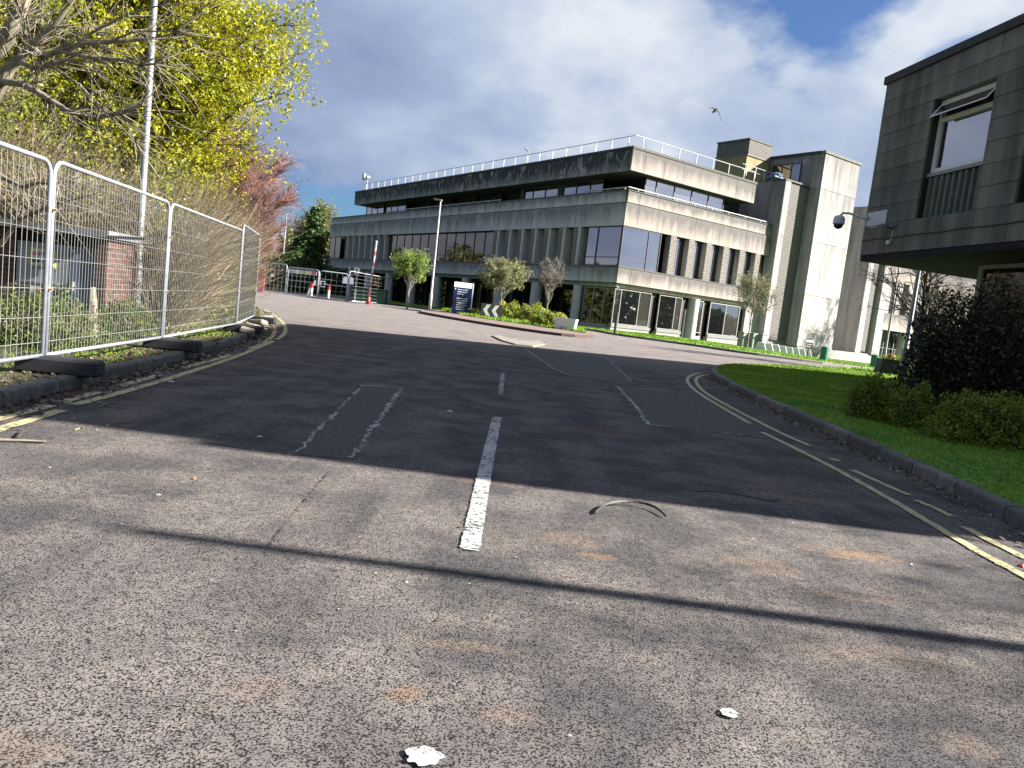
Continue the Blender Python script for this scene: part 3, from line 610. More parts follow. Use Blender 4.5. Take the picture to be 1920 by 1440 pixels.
mb=MB(); mb.tube([(.4,49.6,13.93),(.4,49.6,15.5)],.06); mb.box(.2,.6,49.3,49.9,15.5,15.75); mb.box(.1,.35,50.1,50.7,15.3,16.1); mb.tube([(.4,49.6,15.3),(.25,50.4,15.5)],.05); mb.build('roof_camera_mast',M['whitepole'],bld)
railing('R',[15,16.2,17.4,18.6],14.4,20.3,2.,14.8,15.7,.03,True)
mb=MB(); mb.box(16.2,17.6,-.1,.8,14.8,14.9); mb.lathe([(.5,0),(.55,.2),(.3,.35),(.1,.4)],9,(16.9,.3,14.9)); tag(mb.build('roof_tarpaulin',M['bluedoor'],bld))

# ------------------------------------------------------------------ near right building (local x = towards the camera along its face, y = inward)
CR=(8.72,20.0); RA=math.atan2(-.989,.146)
rb=thing('annexe_building','grey blockwork building on the right with overhanging upper storey, open top-hung window and ribbed spandrels','building',(CR[0],CR[1],0),RA)
def rp(name,mat,*bx,bevel=0,parent=None):
    mb=MB()
    for q in bx: mb.box(*q)
    return mb.build(name,mat,parent or rb,bevel=bevel)
mb=MB(); mb.prism([(.35,.35),(15.2,.35),(15.2,29.5),(-4.6,29.5)],3.6,8.0); mb.build('wall',M['darkwall'],rb)  # unseen far end skewed in plan to set the shadow edge on the road
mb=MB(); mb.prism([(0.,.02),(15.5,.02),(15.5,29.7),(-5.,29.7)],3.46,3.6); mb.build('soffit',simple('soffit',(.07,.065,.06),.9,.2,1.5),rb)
mb=MB(); mb.prism([(-.06,-.06),(15.6,-.06),(15.6,29.8),(-5.1,29.8)],7.98,8.17); mb.build('roof',M['roofing'],rb)
wins=[(1.97+2.95*i,3.87+2.95*i) for i in range(5)]
rows=[3.61,4.36,4.82,5.28,5.74,6.20,6.66,7.10,7.53,7.975]
for ri,(z0,z1) in enumerate(zip(rows[:-1],rows[1:])):
    segs=[(0.,15.5)] if (z0>7.05 or z1<4.4) else ([(0.,wins[0][0])]+[(wins[i][1],wins[i+1][0]) for i in range(4)]+[(wins[4][1],15.5)])
    for s0,s1 in segs:
        n=max(1,round((s1-s0)/.98)); off=0 if ri%2==0 or n<2 else .45
        ed=sorted(set([s0]+[s0+off+(s1-s0)*k/n for k in range(n+1) if s0+.2<s0+off+(s1-s0)*k/n<s1-.2]+[s1]))
        for e0,e1 in zip(ed[:-1],ed[1:]):
            dd=random.uniform(-.004,.004); rp('block',M['block'],(e0+.006,e1-.006,dd,.34,z0+.006,z1-.006))
rp('wall',M['block'],(-.02,-.003,.02,.34,3.6,7.97))
for wi,(a,b_) in enumerate(wins):
    fr=rp('window',M['signwhite'],(a+.04,a+.12,.18,.30,5.42,7.08),(b_-.12,b_-.04,.18,.30,5.42,7.08),(a+.12,b_-.12,.18,.30,5.42,5.52),(a+.12,b_-.12,.18,.30,6.58,6.68),(a+.12,b_-.12,.18,.30,7.0,7.08))
    rp('pane',M['gl_near'],(a+.12,b_-.12,.23,.25,5.5,6.6),parent=fr); rp('sill',M['frame_g'],(a+.0,b_-.0,.10,.32,5.33,5.41),parent=fr)
    rp('lining',M['dark'],(a+.0,a+.035,.05,.34,4.37,7.1),(b_-.035,b_-.0,.05,.34,4.37,7.1),(a+.035,b_-.035,.30,.345,4.4,7.1))
    # corrugated spandrel: each rib is its own part
    sp=rp('spandrel',M['corr'],(a+.05,b_-.05,.2,.26,4.38,5.32)); n=9
    for k in range(n):
        x0=a+.07+(b_-a-.14)*k/n; w=(b_-a-.14)/n; m2=MB(); m2.prism([(x0,.2),(x0+w*.2,.12),(x0+w*.55,.12),(x0+w*.75,.2)],4.39,5.31); m2.build('rib',M['corr'],sp)
    # top-hung light, the first and fourth pushed open
    op=rad(38) if wi in(0,3) else 0; H=.40; hz,hy=7.0,.17
    def hp(x,t,th): return (x,hy-math.sin(op)*t-math.cos(op)*th,hz-math.cos(op)*t+ -math.sin(op)*th)
    m2=MB(); x0,x1=a+.08,b_-.08
    for (xa,xb,t0,t1) in ((x0,x1,0,.05),(x0,x1,H-.05,H),(x0,x0+.05,.05,H-.05),(x1-.05,x1,.05,H-.05)):
        m2.add([hp(xa,t0,0),hp(xb,t0,0),hp(xb,t1,0),hp(xa,t1,0),hp(xa,t0,.04),hp(xb,t0,.04),hp(xb,t1,.04),hp(xa,t1,.04)],[(0,1,2,3),(7,6,5,4),(0,4,5,1),(1,5,6,2),(2,6,7,3),(3,7,4,0)])
    sash=m2.build('opening_sash',M['signwhite'],rb); m3=MB(); m3.add([hp(x0+.04,.04,.015),hp(x1-.04,.04,.015),hp(x1-.04,H-.04,.015),hp(x0+.04,H-.04,.015),hp(x0+.04,.04,.025),hp(x1-.04,.04,.025),hp(x1-.04,H-.04,.025),hp(x0+.04,H-.04,.025)],[(0,1,2,3),(7,6,5,4),(0,4,5,1),(1,5,6,2),(2,6,7,3),(3,7,4,0)]); m3.build('pane',M['gl_sky'],sash)
# lower fascia, cable, ground-floor
rp('fascia',M['roofing'],(.0,15.5,.02,.06,3.46,3.60)); mb=MB(); mb.tube([(0,-.02,3.98)]+[(k*.6,-.02,3.98+.015*math.sin(k*2.3)) for k in range(1,26)],.012,5); mb.build('cable',M['rubber'],rb)
rp('wall',M['block'],(2.6,15,1.55,28,0,.9),(2.6,15,1.9,28,.9,3.46)); 
fr=rp('window',M['frame_w'],(2.5,2.62,1.45,1.6,.0,3.4),(2.62,9,1.45,1.6,3.33,3.42),(2.62,9,1.45,1.6,2.95,3.02),(4.6,4.68,1.46,1.58,.9,2.95),(6.8,6.88,1.46,1.58,.9,2.95),(2.62,9,1.45,1.6,.85,.93)); rp('pane',M['gl_dim'],(2.62,9,1.52,1.55,.93,3.33),parent=fr)

# dome camera, floodlight, sensor on the annexe
def RBw(t,d,z): return Vector((CR[0]+.146*t+.989*d,CR[1]-.989*t+.146*d,z))
dc=thing('dome_camera','white dome security camera on a curved arm beside the annexe corner','security camera',RBw(.05,0,4.6))
dc.rotation_euler=(0,0,RA)
mb=MB(); mb.box(.05,.85,-.03,.0,-.26,.10); mb.build('mounting_plate',M['camw'],dc,bevel=.01)
mb=MB(); mb.tube([(.12,-.03,-.05),(.02,-.12,-.04),(-.10,-.25,.02),(-.2,-.4,.07),(-.28,-.52,.07),(-.32,-.57,0)],[.05,.04,.03,.03,.03,.03],10); mb.build('arm',M['camw'],dc,smooth=True)
mb=MB(); mb.lathe([(.04,.03),(.12,0),(.145,-.06),(.15,-.18),(.155,-.2),(.13,-.21)],18,(-.32,-.58,-.02)); h_=mb.build('housing',M['camw'],dc,smooth=True)
mb=MB(); mb.lathe([(.12,0),(.11,-.06),(.07,-.1),(.02,-.12)],18,(-.32,-.58,-.23)); mb.build('dome',M['black'],dc,smooth=True)
fl=thing('floodlight','flat dark floodlight bracketed to the block wall above the cable','floodlight',RBw(1.15,0,4.2)); fl.rotation_euler=(0,0,RA)
mb=MB(); mb.obox((-.1,-.28,.05),(1,0,0),(0,1,.35),(0,-.35,1),.17,.15,.03); mb.build('lamp_head',M['frame_g'],fl,bevel=.01); mb=MB(); mb.tube([(.05,0,0),(.05,-.15,.02)],.02); mb.tube([(.08,-.05,.02),(.3,-.05,.05)],.012); mb.build('bracket',M['rubber'],fl)
mb=MB(); mb.lathe([(.03,-.06),(.05,-.03),(.05,.03),(.02,.05)],10,(0,-.07,0)); mb.tube([(0,0,0),(0,-.07,0)],.015); mb.tube([(.02,-.02,0),(.05,-.02,.3)],.008)
o=mb.build('motion_sensor',M['signwhite']); o.location=RBw(1.2,0,3.86); o.rotation_euler=(0,0,RA); tag(o,'small white motion sensor under the floodlight on the block wall','sensor')

# ------------------------------------------------------------------ temporary fencing
def frame2(p0,p1): 
    d=Vector((p1[0]-p0[0],p1[1]-p0[1],0)); return d.length,math.atan2(d.y,d.x)
def fence(p0,p1,z0a,z0b,h,label,group,nw,hw,name='fence_panel',r=.021,cr=.14,bow=None,extra=None,wr=.0026,mat='galv'):
    L,a=frame2(p0,p1); dz=z0b-z0a
    zb=lambda x:dz*x/L
    mb=MB(); mb.tube([(0,0,-.12),(0,0,h-cr)]+[(cr-cr*math.cos(k*math.pi/8),0,h-cr+cr*math.sin(k*math.pi/8)) for k in range(1,4)]+[(cr,0,h+zb(cr))]+[(L-cr,0,h+zb(L))]+[(L-cr+cr*math.sin(k*math.pi/8),0,h+dz-cr+cr*math.cos(k*math.pi/8)) for k in range(1,4)]+[(L,0,h-cr+dz),(L,0,dz-.12)],r,8)
    t=mb.build(name,M[mat],group,smooth=True); t.location=(p0[0],p0[1],z0a); t.rotation_euler=(0,0,a); t['label']=label; mb=MB(); mb.tube([(.02,0,.0),(L-.02,0,dz)],r*.9,8); mb.build('bottom_rail',M[mat],t,smooth=True)
    mb=MB()
    for k in range(1,nw):
        x=L*k/nw; j=.004*math.sin(k*3.1); mb.tube([(x+j,.0,zb(x)),(x+j*.5,.0,h+zb(x)-(.03 if .08<k/nw<.92 else .07))],wr,3,False)
    for hh in hw: mb.tube([(.01,.006,h*hh),(L-.01,.006,h*hh+dz)],wr*1.4,3,False)
    o=mb.build('wire_mesh',M['wire'],t); o['kind']='stuff'
    return t,L,a
FN=thing('temporary_fence','galvanised temporary mesh fence on black rubber feet along the left kerb','fence'); FF=thing('site_fence','far run of mesh panels and double gates closing the road beyond the bend','fence')
FP=[(-4.05,3.35),(-4.40,6.95),(-4.80,10.1),(-5.5,14.6),(-6.4,18.1)]
HW=(.07,.2,.35,.5,.65,.8,.93)
labs=['galvanised mesh fence panel cut off by the left edge of the picture','galvanised mesh fence panel in front of the brick shed with warning signs','galvanised mesh fence panel right of the tall lamp post, in front of twiggy shrubs','short end fence panel turned away at the bend in the kerb']
for i in range(4):
    p0,p1=FP[i],FP[i+1]; d=Vector((p1[0]-p0[0],p1[1]-p0[1])); d.normalize(); q0=(p0[0]+d.x*.03,p0[1]+d.y*.03); q1=(p1[0]-d.x*.03,p1[1]-d.y*.03)
    t,L,a=fence(q0,q1,.27+gz(*p0),.27+gz(*p1),(1.78,1.80,1.80,1.92)[i],labs[i],FN,(42,46,62,60)[i],HW,wr=(.0026,.0026,.0028,.0042)[i])
for i,(p,lb) in enumerate(zip(FP[1:],['black rubber fence foot nearest the camera on the left kerb','black rubber fence foot below the lamp post','black rubber fence foot between the third and end fence panels','black rubber fence foot at the far end of the kerb fence'])):
    c=MB(); c.box(-.3,.42,-.115,.115,0,.16); f_=c.build('foot',M['rubber'],FN,bevel=.025); f_.location=(p[0]+.1,p[1],gz(*p)+.11); f_.rotation_euler=(0,0,.12); f_['label']=lb
    if i<3:
        for z in (.62,1.35):
            m2=MB(); m2.box(-.05,.05,-.018,.018,-.02,.02); m2.tube([(-.0,.0,0),(.0,-.06,0)],.01,5); k=m2.build('clamp',M['palebark'],FN); k.location=(p[0],p[1],.27+gz(*p)+z); k.rotation_euler=(0,0,1.5)
# distant gates and panels
def gpx(x0,yb0,yt0,x1,yb1,yt1):
    a=gp(x0,yb0); b_=gp(x1,yb1); ta=at(x0,yt0,a[1])[2]; tb=at(x1,yt1,b_[1])[2]; return a,b_,(ta-a[2]+tb-b_[2])/2
for i,(q,nm,lb) in enumerate([((491,546,490,534,552,499),'fence_panel','far mesh fence panel left of the double gates with small notices'),((537,552,502,594,560,506),'site_gate','far gate leaf hung with three coloured notices'),((596,560,508,649,566,514),'site_gate','plain far gate leaf between the notices and the round sign'),((651,566,514,729,571,518),'fence_panel','low wide mesh panel at the right end of the far gates')]):
    a,b_,h=gpx(*q); t,L,an=fence(a,b_,a[2]+.08,b_[2]+.08,h-.05,lb,FF,(0,7,5,0)[i] or 6,(.12,.25,.38,.51,.64,.77,.9) if i in(0,3) else (.3,.7),nm,.035,.2,wr=.006)
    if i in(1,2):
        mb=MB(); mb.tube([(0,0,h*.50),(L,0,h*.50)],.03,6); mb.build('middle_rail',M['galv'],t)
        x=L-.22 if i==1 else .22; mb=MB(); [mb.box(*w) for w in((x-.16,x+.16,-.04,.04,h*.5-.2,h*.5-.15),(x-.16,x+.16,-.04,.04,h*.5+.15,h*.5+.2),(x-.16,x-.11,-.04,.04,h*.5-.15,h*.5+.15),(x+.11,x+.16,-.04,.04,h*.5-.15,h*.5+.15))]; mb.build('latch_box',M['galv'],t)
    if i==1:
        for k,(mt,mt2,lb2) in enumerate([('signwhite','rubber','white notice with dark print'),('signwhite','signyellow','white and yellow notice'),('signwhite','pink','white and red notice')]):
            x0=.12+L*.31*k; m2=MB(); m2.box(x0,x0+L*.29,-.05,-.04,h*.76,h*.90); m2.mi=1
            if k==0: [m2.box(x0+.15+.14*j,x0+.24+.14*j,-.053,-.0505,h*.79,h*.82) for j in range(3)]
            else: m2.box(x0+L*.13,x0+L*.28,-.053,-.0505,h*.775,h*.885)
            m2.build('notice',[M[mt],M[mt2]],t)['label']=lb2
    if i==0:
        m2=MB(); [m2.box(L*.35+.16*j,L*.35+.16*j+.11,-.045,-.035,h*.52,h*.60) for j in range(3)]; m2.box(L*.33,L*.43,-.045,-.035,h*.34,h*.39); m2.build('notice',M['signwhite'],t)

# ------------------------------------------------------------------ vegetation
def rdir(n):
    v=RNG.normal(size=(n,3)); return v/np.linalg.norm(v,axis=1)[:,None]
def leaves(name,C_,size,mat,parent,droop=0.):
    n=len(C_); a=rdir(n); b_=rdir(n); b_=np.cross(a,b_); b_/=np.linalg.norm(b_,axis=1)[:,None]+1e-9
    s_=size*RNG.uniform(.55,1.35,n)[:,None]; c=np.cross(a,b_)
    a=a*s_; b_=b_*s_*.55; k=c*s_*.18
    V=np.stack([C_-a,C_-b_+k,C_+a,C_+b_+k],1).reshape(-1,3)
    return npmesh(name,V,np.arange(4*n).reshape(-1,4),mat,parent)
def twigs(name,S_,D_,Ln,r,mat,parent,bend=.25):
    n=len(S_); D_=D_/np.linalg.norm(D_,axis=1)[:,None]; L=np.asarray(Ln)[:,None]*np.ones((n,1))
    mid=S_+D_*L*.5+rdir(n)*L*bend*.3; end=S_+D_*L+rdir(n)*L*bend*.4
    u=np.cross(D_,rdir(n)); u/=np.linalg.norm(u,axis=1)[:,None]+1e-9; w=np.cross(D_,u); vs=[]
    for P_,rr in((S_,r),(mid,r*.7)):
        for k in range(3):
            a=2*np.pi*k/3; vs.append(P_+(u*np.cos(a)+w*np.sin(a))*rr)
    for k in range(3): vs.append(end+u*1e-4*k+w*1e-4*(k-1))
    V=np.stack(vs,1).reshape(-1,3); b0=(np.arange(n)*9)[:,None,None]
    fc=np.array([[0,1,4,3],[1,2,5,4],[2,0,3,5],[3,4,7,6],[4,5,8,7],[5,3,6,8]])[None]
    o=npmesh(name,V,(fc+b0).reshape(-1,4),mat,parent); return o,mid,end
def branch(mb,p,d,L,r,depth,tips,spread=.6,up=.12,nb=3,wob=.22,minr=.006,sides=5,trop=(0,0,0)):
    pts=[Vector(p)]; rs=[r]; d=Vector(d).normalized(); n=5
    for i in range(n):
        d=(d+Vector([random.gauss(0,wob*.5) for _ in range(3)])+Vector((0,0,up*.3))+Vector(trop)*.2).normalized()
        pts.append(pts[-1]+d*L/n); rs.append(r*(1-.5*(i+1)/n))
    mb.tube(pts,rs,sides,False)
    if depth==0: tips.append((pts[-1],d)); tips.append((pts[-3],d)); return
    for k in range(nb):
        t=random.uniform(.35,1.) if k else 1.; i=min(n,int(t*n)); ax=Vector([random.gauss(0,1) for _ in range(3)]); 
        nd=(d+ax.normalized()*spread*random.uniform(.6,1.3)).normalized()
        branch(mb,pts[i],nd,L*random.uniform(.6,.82),max(minr,rs[i]*.68),depth-1,tips,spread,up,nb,wob,minr,max(3,sides-1),trop)
def tree(label,loc,h,trunk_r,bark,leafm,nleaf,lsize,crown,group=None,depth=3,nb=3,twn=3000,twl=.5,twr=.006,twm=None,name='tree',spread=.6,first=.35,lean=(0,0),cl=.22,cat='tree',Lf=.34):
    t=thing(name,label,cat,loc,0,group); mb=MB(); tips=[]
    tr=[(0,0,-.1),(lean[0]*.3,lean[1]*.3,h*first*.5),(lean[0]*.6,lean[1]*.6,h*first)]
    mb.tube(tr,[trunk_r*1.25,trunk_r,trunk_r*.85],8,False)
    for k in range(nb+2):
        a=2*math.pi*k/(nb+2)+random.random(); e=random.uniform(.4,1.3)
        branch(mb,(tr[2][0],tr[2][1],h*first*random.uniform(.8,1.)),(math.cos(a)+lean[0]*.15,math.sin(a)+lean[1]*.15,e),h*Lf*random.uniform(.8,1.1),trunk_r*.55,depth-1,tips,spread,nb=nb)
    branch(mb,tr[2],(lean[0]*.1,lean[1]*.1,1),h*Lf,trunk_r*.7,depth-1,tips,spread,nb=nb)
    mb.build('trunk',bark,t,smooth=True)
    T_=np.array([list(p) for p,_ in tips]); D_=np.array([list(d) for _,d in tips])
    i=RNG.integers(0,len(T_),twn); o,mid,end=twigs('twigs',T_[i]+RNG.normal(0,.12,(twn,3)),D_[i]+rdir(twn)*.9+np.array([0,0,.25]),twl*RNG.uniform(.5,1.3,twn),twr,twm or bark,t); o['kind']='stuff'
    if nleaf:
        e=np.vstack([end,end,mid]); j=RNG.integers(0,len(e),nleaf); C_=e[j]+RNG.normal(0,cl*.5,(nleaf,3))
        o=leaves('foliage',C_,lsize,leafm,t); o['kind']='stuff'
    return t
def crown_tree(label,loc,cen,rad_,tr,K,bark,leafm,nleaf,ls,twn,twl,twr,twm=None,group=None,name='tree',fork=.4,cl=.3,cr=.9,shell=.35,cat='tree',vs=1.,low=-.9):
    t=thing(name,label,cat,loc,0,group); cen=np.array(cen,float); rad_=np.array(rad_,float); mb=MB()
    zf=cen[2]-rad_[2]*.75 if fork is None else fork; top=Vector((cen[0]*.8,cen[1]*.8,max(zf,cen[2]-rad_[2]*.2)))
    tp=[Vector((0,0,-.1)),Vector((cen[0]*.15,cen[1]*.15,zf*.6)),Vector((cen[0]*.4,cen[1]*.4,zf)),top,Vector((cen[0],cen[1],cen[2]+rad_[2]*.6))]
    mb.tube(tp,[tr*1.2,tr,tr*.85,tr*.5,tr*.15],8,False)
    d=rdir(K)*RNG.uniform(.78,1.06,(K,1)); d[:,2]=np.where(d[:,2]<low,-d[:,2],d[:,2]); r=(shell+(1-shell)*RNG.uniform(0,1,K)**.6)[:,None]; cc=cen+d*r*rad_
    starts=[];dirs=[]
    for k in range(K):
        c=Vector(cc[k]); f=random.uniform(0,1); s0=tp[2].lerp(tp[4],f*.85) if f>.15 else tp[2]; 
        if s0.z>c.z: s0=tp[2].lerp(tp[3],random.random()*.5)
        m1=s0.lerp(c,.35)+Vector((random.gauss(0,.15),random.gauss(0,.15),abs(random.gauss(0,.25))*vs)); m2=s0.lerp(c,.72)+Vector([random.gauss(0,.18)*cr for _ in range(3)])
        r0=tr*random.uniform(.16,.32); mb.tube([s0,m1,m2,c],[r0,r0*.7,r0*.42,twr*1.2],5,False)
        for a_,b_ in((m1,m2),(m2,c),(m2,c)): starts.append((a_,b_-a_))
    mb.build('trunk',bark,t,smooth=True)
    A_=np.array([list(a_) for a_,_ in starts]); B_=np.array([list(b_) for _,b_ in starts]); i=RNG.integers(0,len(A_),twn)
    S_=A_[i]+B_[i]*RNG.uniform(.1,1,(twn,1)); D_=B_[i]/(np.linalg.norm(B_[i],axis=1)[:,None]+1e-6)+rdir(twn)*.95+np.array([0,0,.25])
    o,mid,end=twigs('twigs',S_,D_,twl*RNG.uniform(.4,1.3,twn),twr,twm or bark,t,.4); o['kind']='stuff'
    if nleaf:
        nc=max(1,nleaf//5); e=np.vstack([end,end,mid]); j=RNG.integers(0,len(e),nc); C_=np.repeat(e[j]+RNG.normal(0,cl*.3,(nc,3)),5,0)+RNG.normal(0,ls*.9,(nc*5,3))
        o=leaves('foliage',C_,ls,leafm,t); o['kind']='stuff'
    return t
def shrub(label,loc,rx,ry,h,leafm,nleaf,lsize,stemm,nst=1500,name='shrub',group=None,stem_r=.006,shell=.75,lump=.25,cat='shrub',upright=1.,z0=0.,flat=False,wild=.35):
    t=thing(name,label,cat,loc,0,group)
    an=RNG.uniform(0,2*np.pi,nst); rr=np.sqrt(RNG.uniform(0,1,nst)); sx=np.cos(an)*rr*rx*.6; sy=np.sin(an)*rr*ry*.6
    S_=np.stack([sx,sy,RNG.uniform(0,.45,nst)*h],1); D_=np.stack([sx*.5/rx+RNG.normal(0,wild,nst),sy*.5/ry+RNG.normal(0,wild,nst),upright*np.ones(nst)],1)
    o,mid,end=twigs('stems',S_,D_,h*RNG.uniform(.25,.6,nst),stem_r,stemm,t,.35); o['kind']='stuff'
    if nleaf:
        d=rdir(nleaf); d[:,2]=np.abs(d[:,2])*1.; ph=RNG.uniform(0,6,3)
        bump=1+lump*np.sin(d[:,0]*5+ph[0])*np.sin(d[:,1]*5+ph[1])*np.cos(d[:,2]*4+ph[2])+lump*.5*np.sin(d[:,0]*11+d[:,2]*9+ph[2])
        r_=(shell+(1-shell)*RNG.uniform(0,1,nleaf))*bump; r_=np.where(RNG.uniform(0,1,nleaf)<.3,r_*RNG.uniform(.4,1,nleaf),r_)
        if flat: d=np.sign(d)*np.abs(d)**.6; d/=np.maximum(np.abs(d).max(1),.75)[:,None]
        C_=d*r_[:,None]*np.array([rx,ry,h]); C_[:,2]=np.maximum(C_[:,2],.03)+z0
        o=leaves('foliage',C_,lsize,leafm,t); o['kind']='stuff'
    return t
# left side: big lime maples, pale bare tree, thicket, hedge bushes
G_='leafy trees behind the left fence'
crown_tree('large maple with bright lime-yellow spring leaves leaning over the fence',ground(-11.2,17.8),(1.25,-.2,6.2),(4.45,4.2,4.8),.22,280,M['bark'],M['lime'],230000,.037,15000,.8,.006,group=G_,name='maple_tree',fork=2.6,cl=.25)
crown_tree('second maple with paler olive leaves behind, at the left edge of the picture',ground(-17.5,22),(1.,0,6.8),(6.2,4.5,5.6),.28,260,M['bark'],M['lime2'],90000,.046,17000,1.,.009,group=G_,name='maple_tree',fork=2.2,cl=.3)
crown_tree('third leafy tree seen between the big maple and the lamp post',ground(-11.5,13.2),(.2,0,5.),(2.8,2.4,3.),.13,120,M['bark'],M['lime2'],34000,.034,9000,.6,.005,group=G_,name='maple_tree',fork=1.6,cl=.25,twm=M['twig'])
crown_tree('tall bare grey-twigged tree rising behind the red-leaved shrub',ground(-15.5,38),(0,0,6.2),(3.2,3,3.8),.14,120,M['greytwig'],None,0,0,9000,.9,.010,twm=M['greytwig'],name='bare_tree',fork=2.2)
t=thing('bare_tree','pale bare tree entering from the left edge with thick sweeping limbs','tree',ground(-8.9,9.6)); o0=Vector(t.location); mb=MB(); tips=[]
def lp(l,Y0): return [Vector(at(x,y,Y))-o0 for x,y,Y in l]
mb.tube([(0,0,-.1),(0,0,1.2),(.2,-.1,2.4)]+lp([(-40,220,9.4),(0,150,9.3)],0),[.2,.17,.14,.12,.1],8,False)
for l,r_ in [([(0,150,9.3),(20,125,9.3),(45,105,9.2),(60,88,9.2)],.085),([(-10,95,9.4),(15,70,9.3),(30,40,9.3),(50,-5,9.3),(70,-60,9.3)],.11),([(60,88,9.2),(80,62,9.1),(100,50,9.1),(130,10,9.),(150,-30,9.)],.05),([(60,88,9.2),(78,108,9.),(110,95,8.9),(160,80,8.8),(230,78,8.7),(270,74,8.6)],.04),([(110,95,8.9),(170,108,8.8),(230,112,8.7),(260,122,8.6),(290,120,8.5)],.03),([(40,118,9.2),(65,128,9.),(95,122,9.),(125,112,8.9),(155,115,8.9)],.035),([(0,152,9.3),(45,158,9.1),(90,185,9.),(130,210,8.9),(180,220,8.8),(225,212,8.7),(265,198,8.6)],.045),([(45,100,9.2),(48,70,9.2),(42,30,9.2),(55,-20,9.2)],.035),([(130,95,8.9),(175,60,8.8),(230,30,8.7),(300,10,8.6)],.02),([(90,120,8.9),(150,160,8.8),(190,200,8.7),(250,262,8.6)],.016),([(200,80,8.7),(250,60,8.6),(330,58,8.5)],.014),([(0,330,8.6),(40,350,8.5),(75,342,8.4),(110,345,8.3)],.03),([(0,460,8.5),(30,420,8.4),(60,400,8.4),(110,380,8.3)],.03)]:
    P_=lp(l,0); mb.tube(P_,[r_*(1-.6*k/(len(P_)-1)) for k in range(len(P_))],6,False)
    for k in range(1,len(P_)):
        tips+=[(P_[k],(P_[k]-P_[k-1]).normalized())]*2
mb.build('trunk',M['palebark'],t,smooth=True)
T_=np.array([list(p) for p,_ in tips]); D_=np.array([list(d) for _,d in tips]); i=RNG.integers(0,len(T_),420)
o,_,_=twigs('twigs',T_[i],D_[i]+rdir(420)*.8,RNG.uniform(.3,1.1,420),.007,M['palebark'],t,.5); o['kind']='stuff'
for k,(x,y,rx,h,nl,lm,tm,lb) in enumerate([(-9.9,8.2,1.6,3.6,5000,'lime2','twig','tangled twiggy thicket behind the leftmost fence panel'),(-7.6,12.6,1.2,3.5,5000,'olive','twig','brown twiggy thicket rising behind the right half of the shed'),(-5.95,12.3,.55,2.6,3500,'olive','twig','narrow twiggy shrub against the right end of the shed'),(-6.9,14.2,1.2,3.6,5500,'olive','twig','brown twiggy thicket behind the third fence panel'),(-7.6,17.3,1.4,3.6,5000,'olive','twig','brown twiggy thicket near the end of the fence'),(-9.2,20.5,1.7,3.8,5500,'lime','redtwig','reddish thicket with lime tips under the maple crown'),(-10.2,13.4,1.9,4.8,8000,'lime2','twig','taller thicket rising over the shed roof'),(-11.,16.8,2.,4.8,8000,'lime2','twig','tall thicket at the back below the maple'),(-14,12,3.,5.2,10000,'lime2','twig','deep thicket filling the left edge behind the shed'),(-12.5,23,2.6,4.6,7000,'olive','twig','far thicket between the maple trunk and the red-leaved shrub')]):
    shrub(lb,ground(x,y,.1),rx,rx,h,M[lm],nl*(3 if h>4.5 else 2),.034 if h>4.5 else .03,M[tm],3000 if h>4.5 else 5000,group='twiggy thickets behind the fence',name='thicket',shell=.35,stem_r=.006,wild=.75)
for x,y,rx,h,lb in [(-5.7,9.,.75,.72,'rounded green bush in front of the blue shed door'),(-5.9,11.,.6,.62,'low green bush left of the second fence joint'),(-6.1,12.6,.55,.62,'low green bush just right of the lamp post'),(-6.6,15.9,.7,.8,'green bush by the end of the third fence panel'),(-5.4,6.6,.45,.6,'sparse leafy bush at the left edge behind the fence')]:
    shrub(lb,ground(x,y,.1),rx,rx,h,M['bushg'],6500 if x<-5.5 else 1200,.022,M['twig'],500,group='low bushes behind the left fence',shell=.6,stem_r=.003)
shrub('yellow-green shrub growing through the last fence joint',ground(-6.55,17.2,.1),.3,.3,1.3,M['lime'],2600,.03,M['twig'],300,shell=.4,stem_r=.004)
# red-leaved shrub tree at the bend
t=crown_tree('red-leaved shrub tree at the bend with a purple-pink haze of twigs',ground(-12.0,29,.1),(.7,0,3.9),(2.7,2.3,2.7),.1,150,M['redtwig'],M['redleaf'],9000,.03,15000,.75,.007,name='red_shrub',fork=.5,shell=.2,cat='shrub')
shrub('orange-brown bush behind the far fence panel at the road bend',ground(-24.6,70,.0),2.2,2.2,4.6,M['lime2'],5000,.11,M['twig'],2500,stem_r=.02)
# far conifers and trees behind the gates
def conifer(label,loc,h,r,lm,n,seed):
    t=thing('conifer_tree',label,'tree',loc,0,'evergreens behind the far gates'); mb=MB(); mb.tube([(0,0,0),(0,0,h*.97)],[.25,.03],7); 
    cs=[]
    for k in range(90):
        z=h*(.04+.94*(k/90)**.9); L=r*(1-(z/h))**.75*random.uniform(.7,1.15)+.15; a=k*2.4+random.random(); e=Vector((math.cos(a),math.sin(a),-.05))*L
        mb.tube([(0,0,z),(e.x,e.y,z+e.z+.15*L)],[.04,.01],4,False); m_=int(n/90)
        f=RNG.uniform(.2,1,m_)[:,None]; cs.append(np.array([0,0,z])+np.array([e.x,e.y,e.z+.15*L])*f+RNG.normal(0,.16,(m_,3))*np.array([1,1,.7])*(1.2-f*.4))
    mb.build('trunk',M['bark'],t); o=leaves('foliage',np.vstack(cs),.13,lm,t); o['kind']='stuff'
q=at(583,520,76); conifer('tall pointed dark conifer beside the left end of the office block',(q[0],q[1],.2),8.9,2.5,M['conifer'],11000,1)
q=at(543,520,80); shrub('dense glossy evergreen tree left of the pointed conifer',(q[0],q[1],.2),2.1,2.,6.4,M['laurel'],9000,.16,M['bark'],600,name='evergreen_tree',cat='tree',group='evergreens behind the far gates',stem_r=.03)
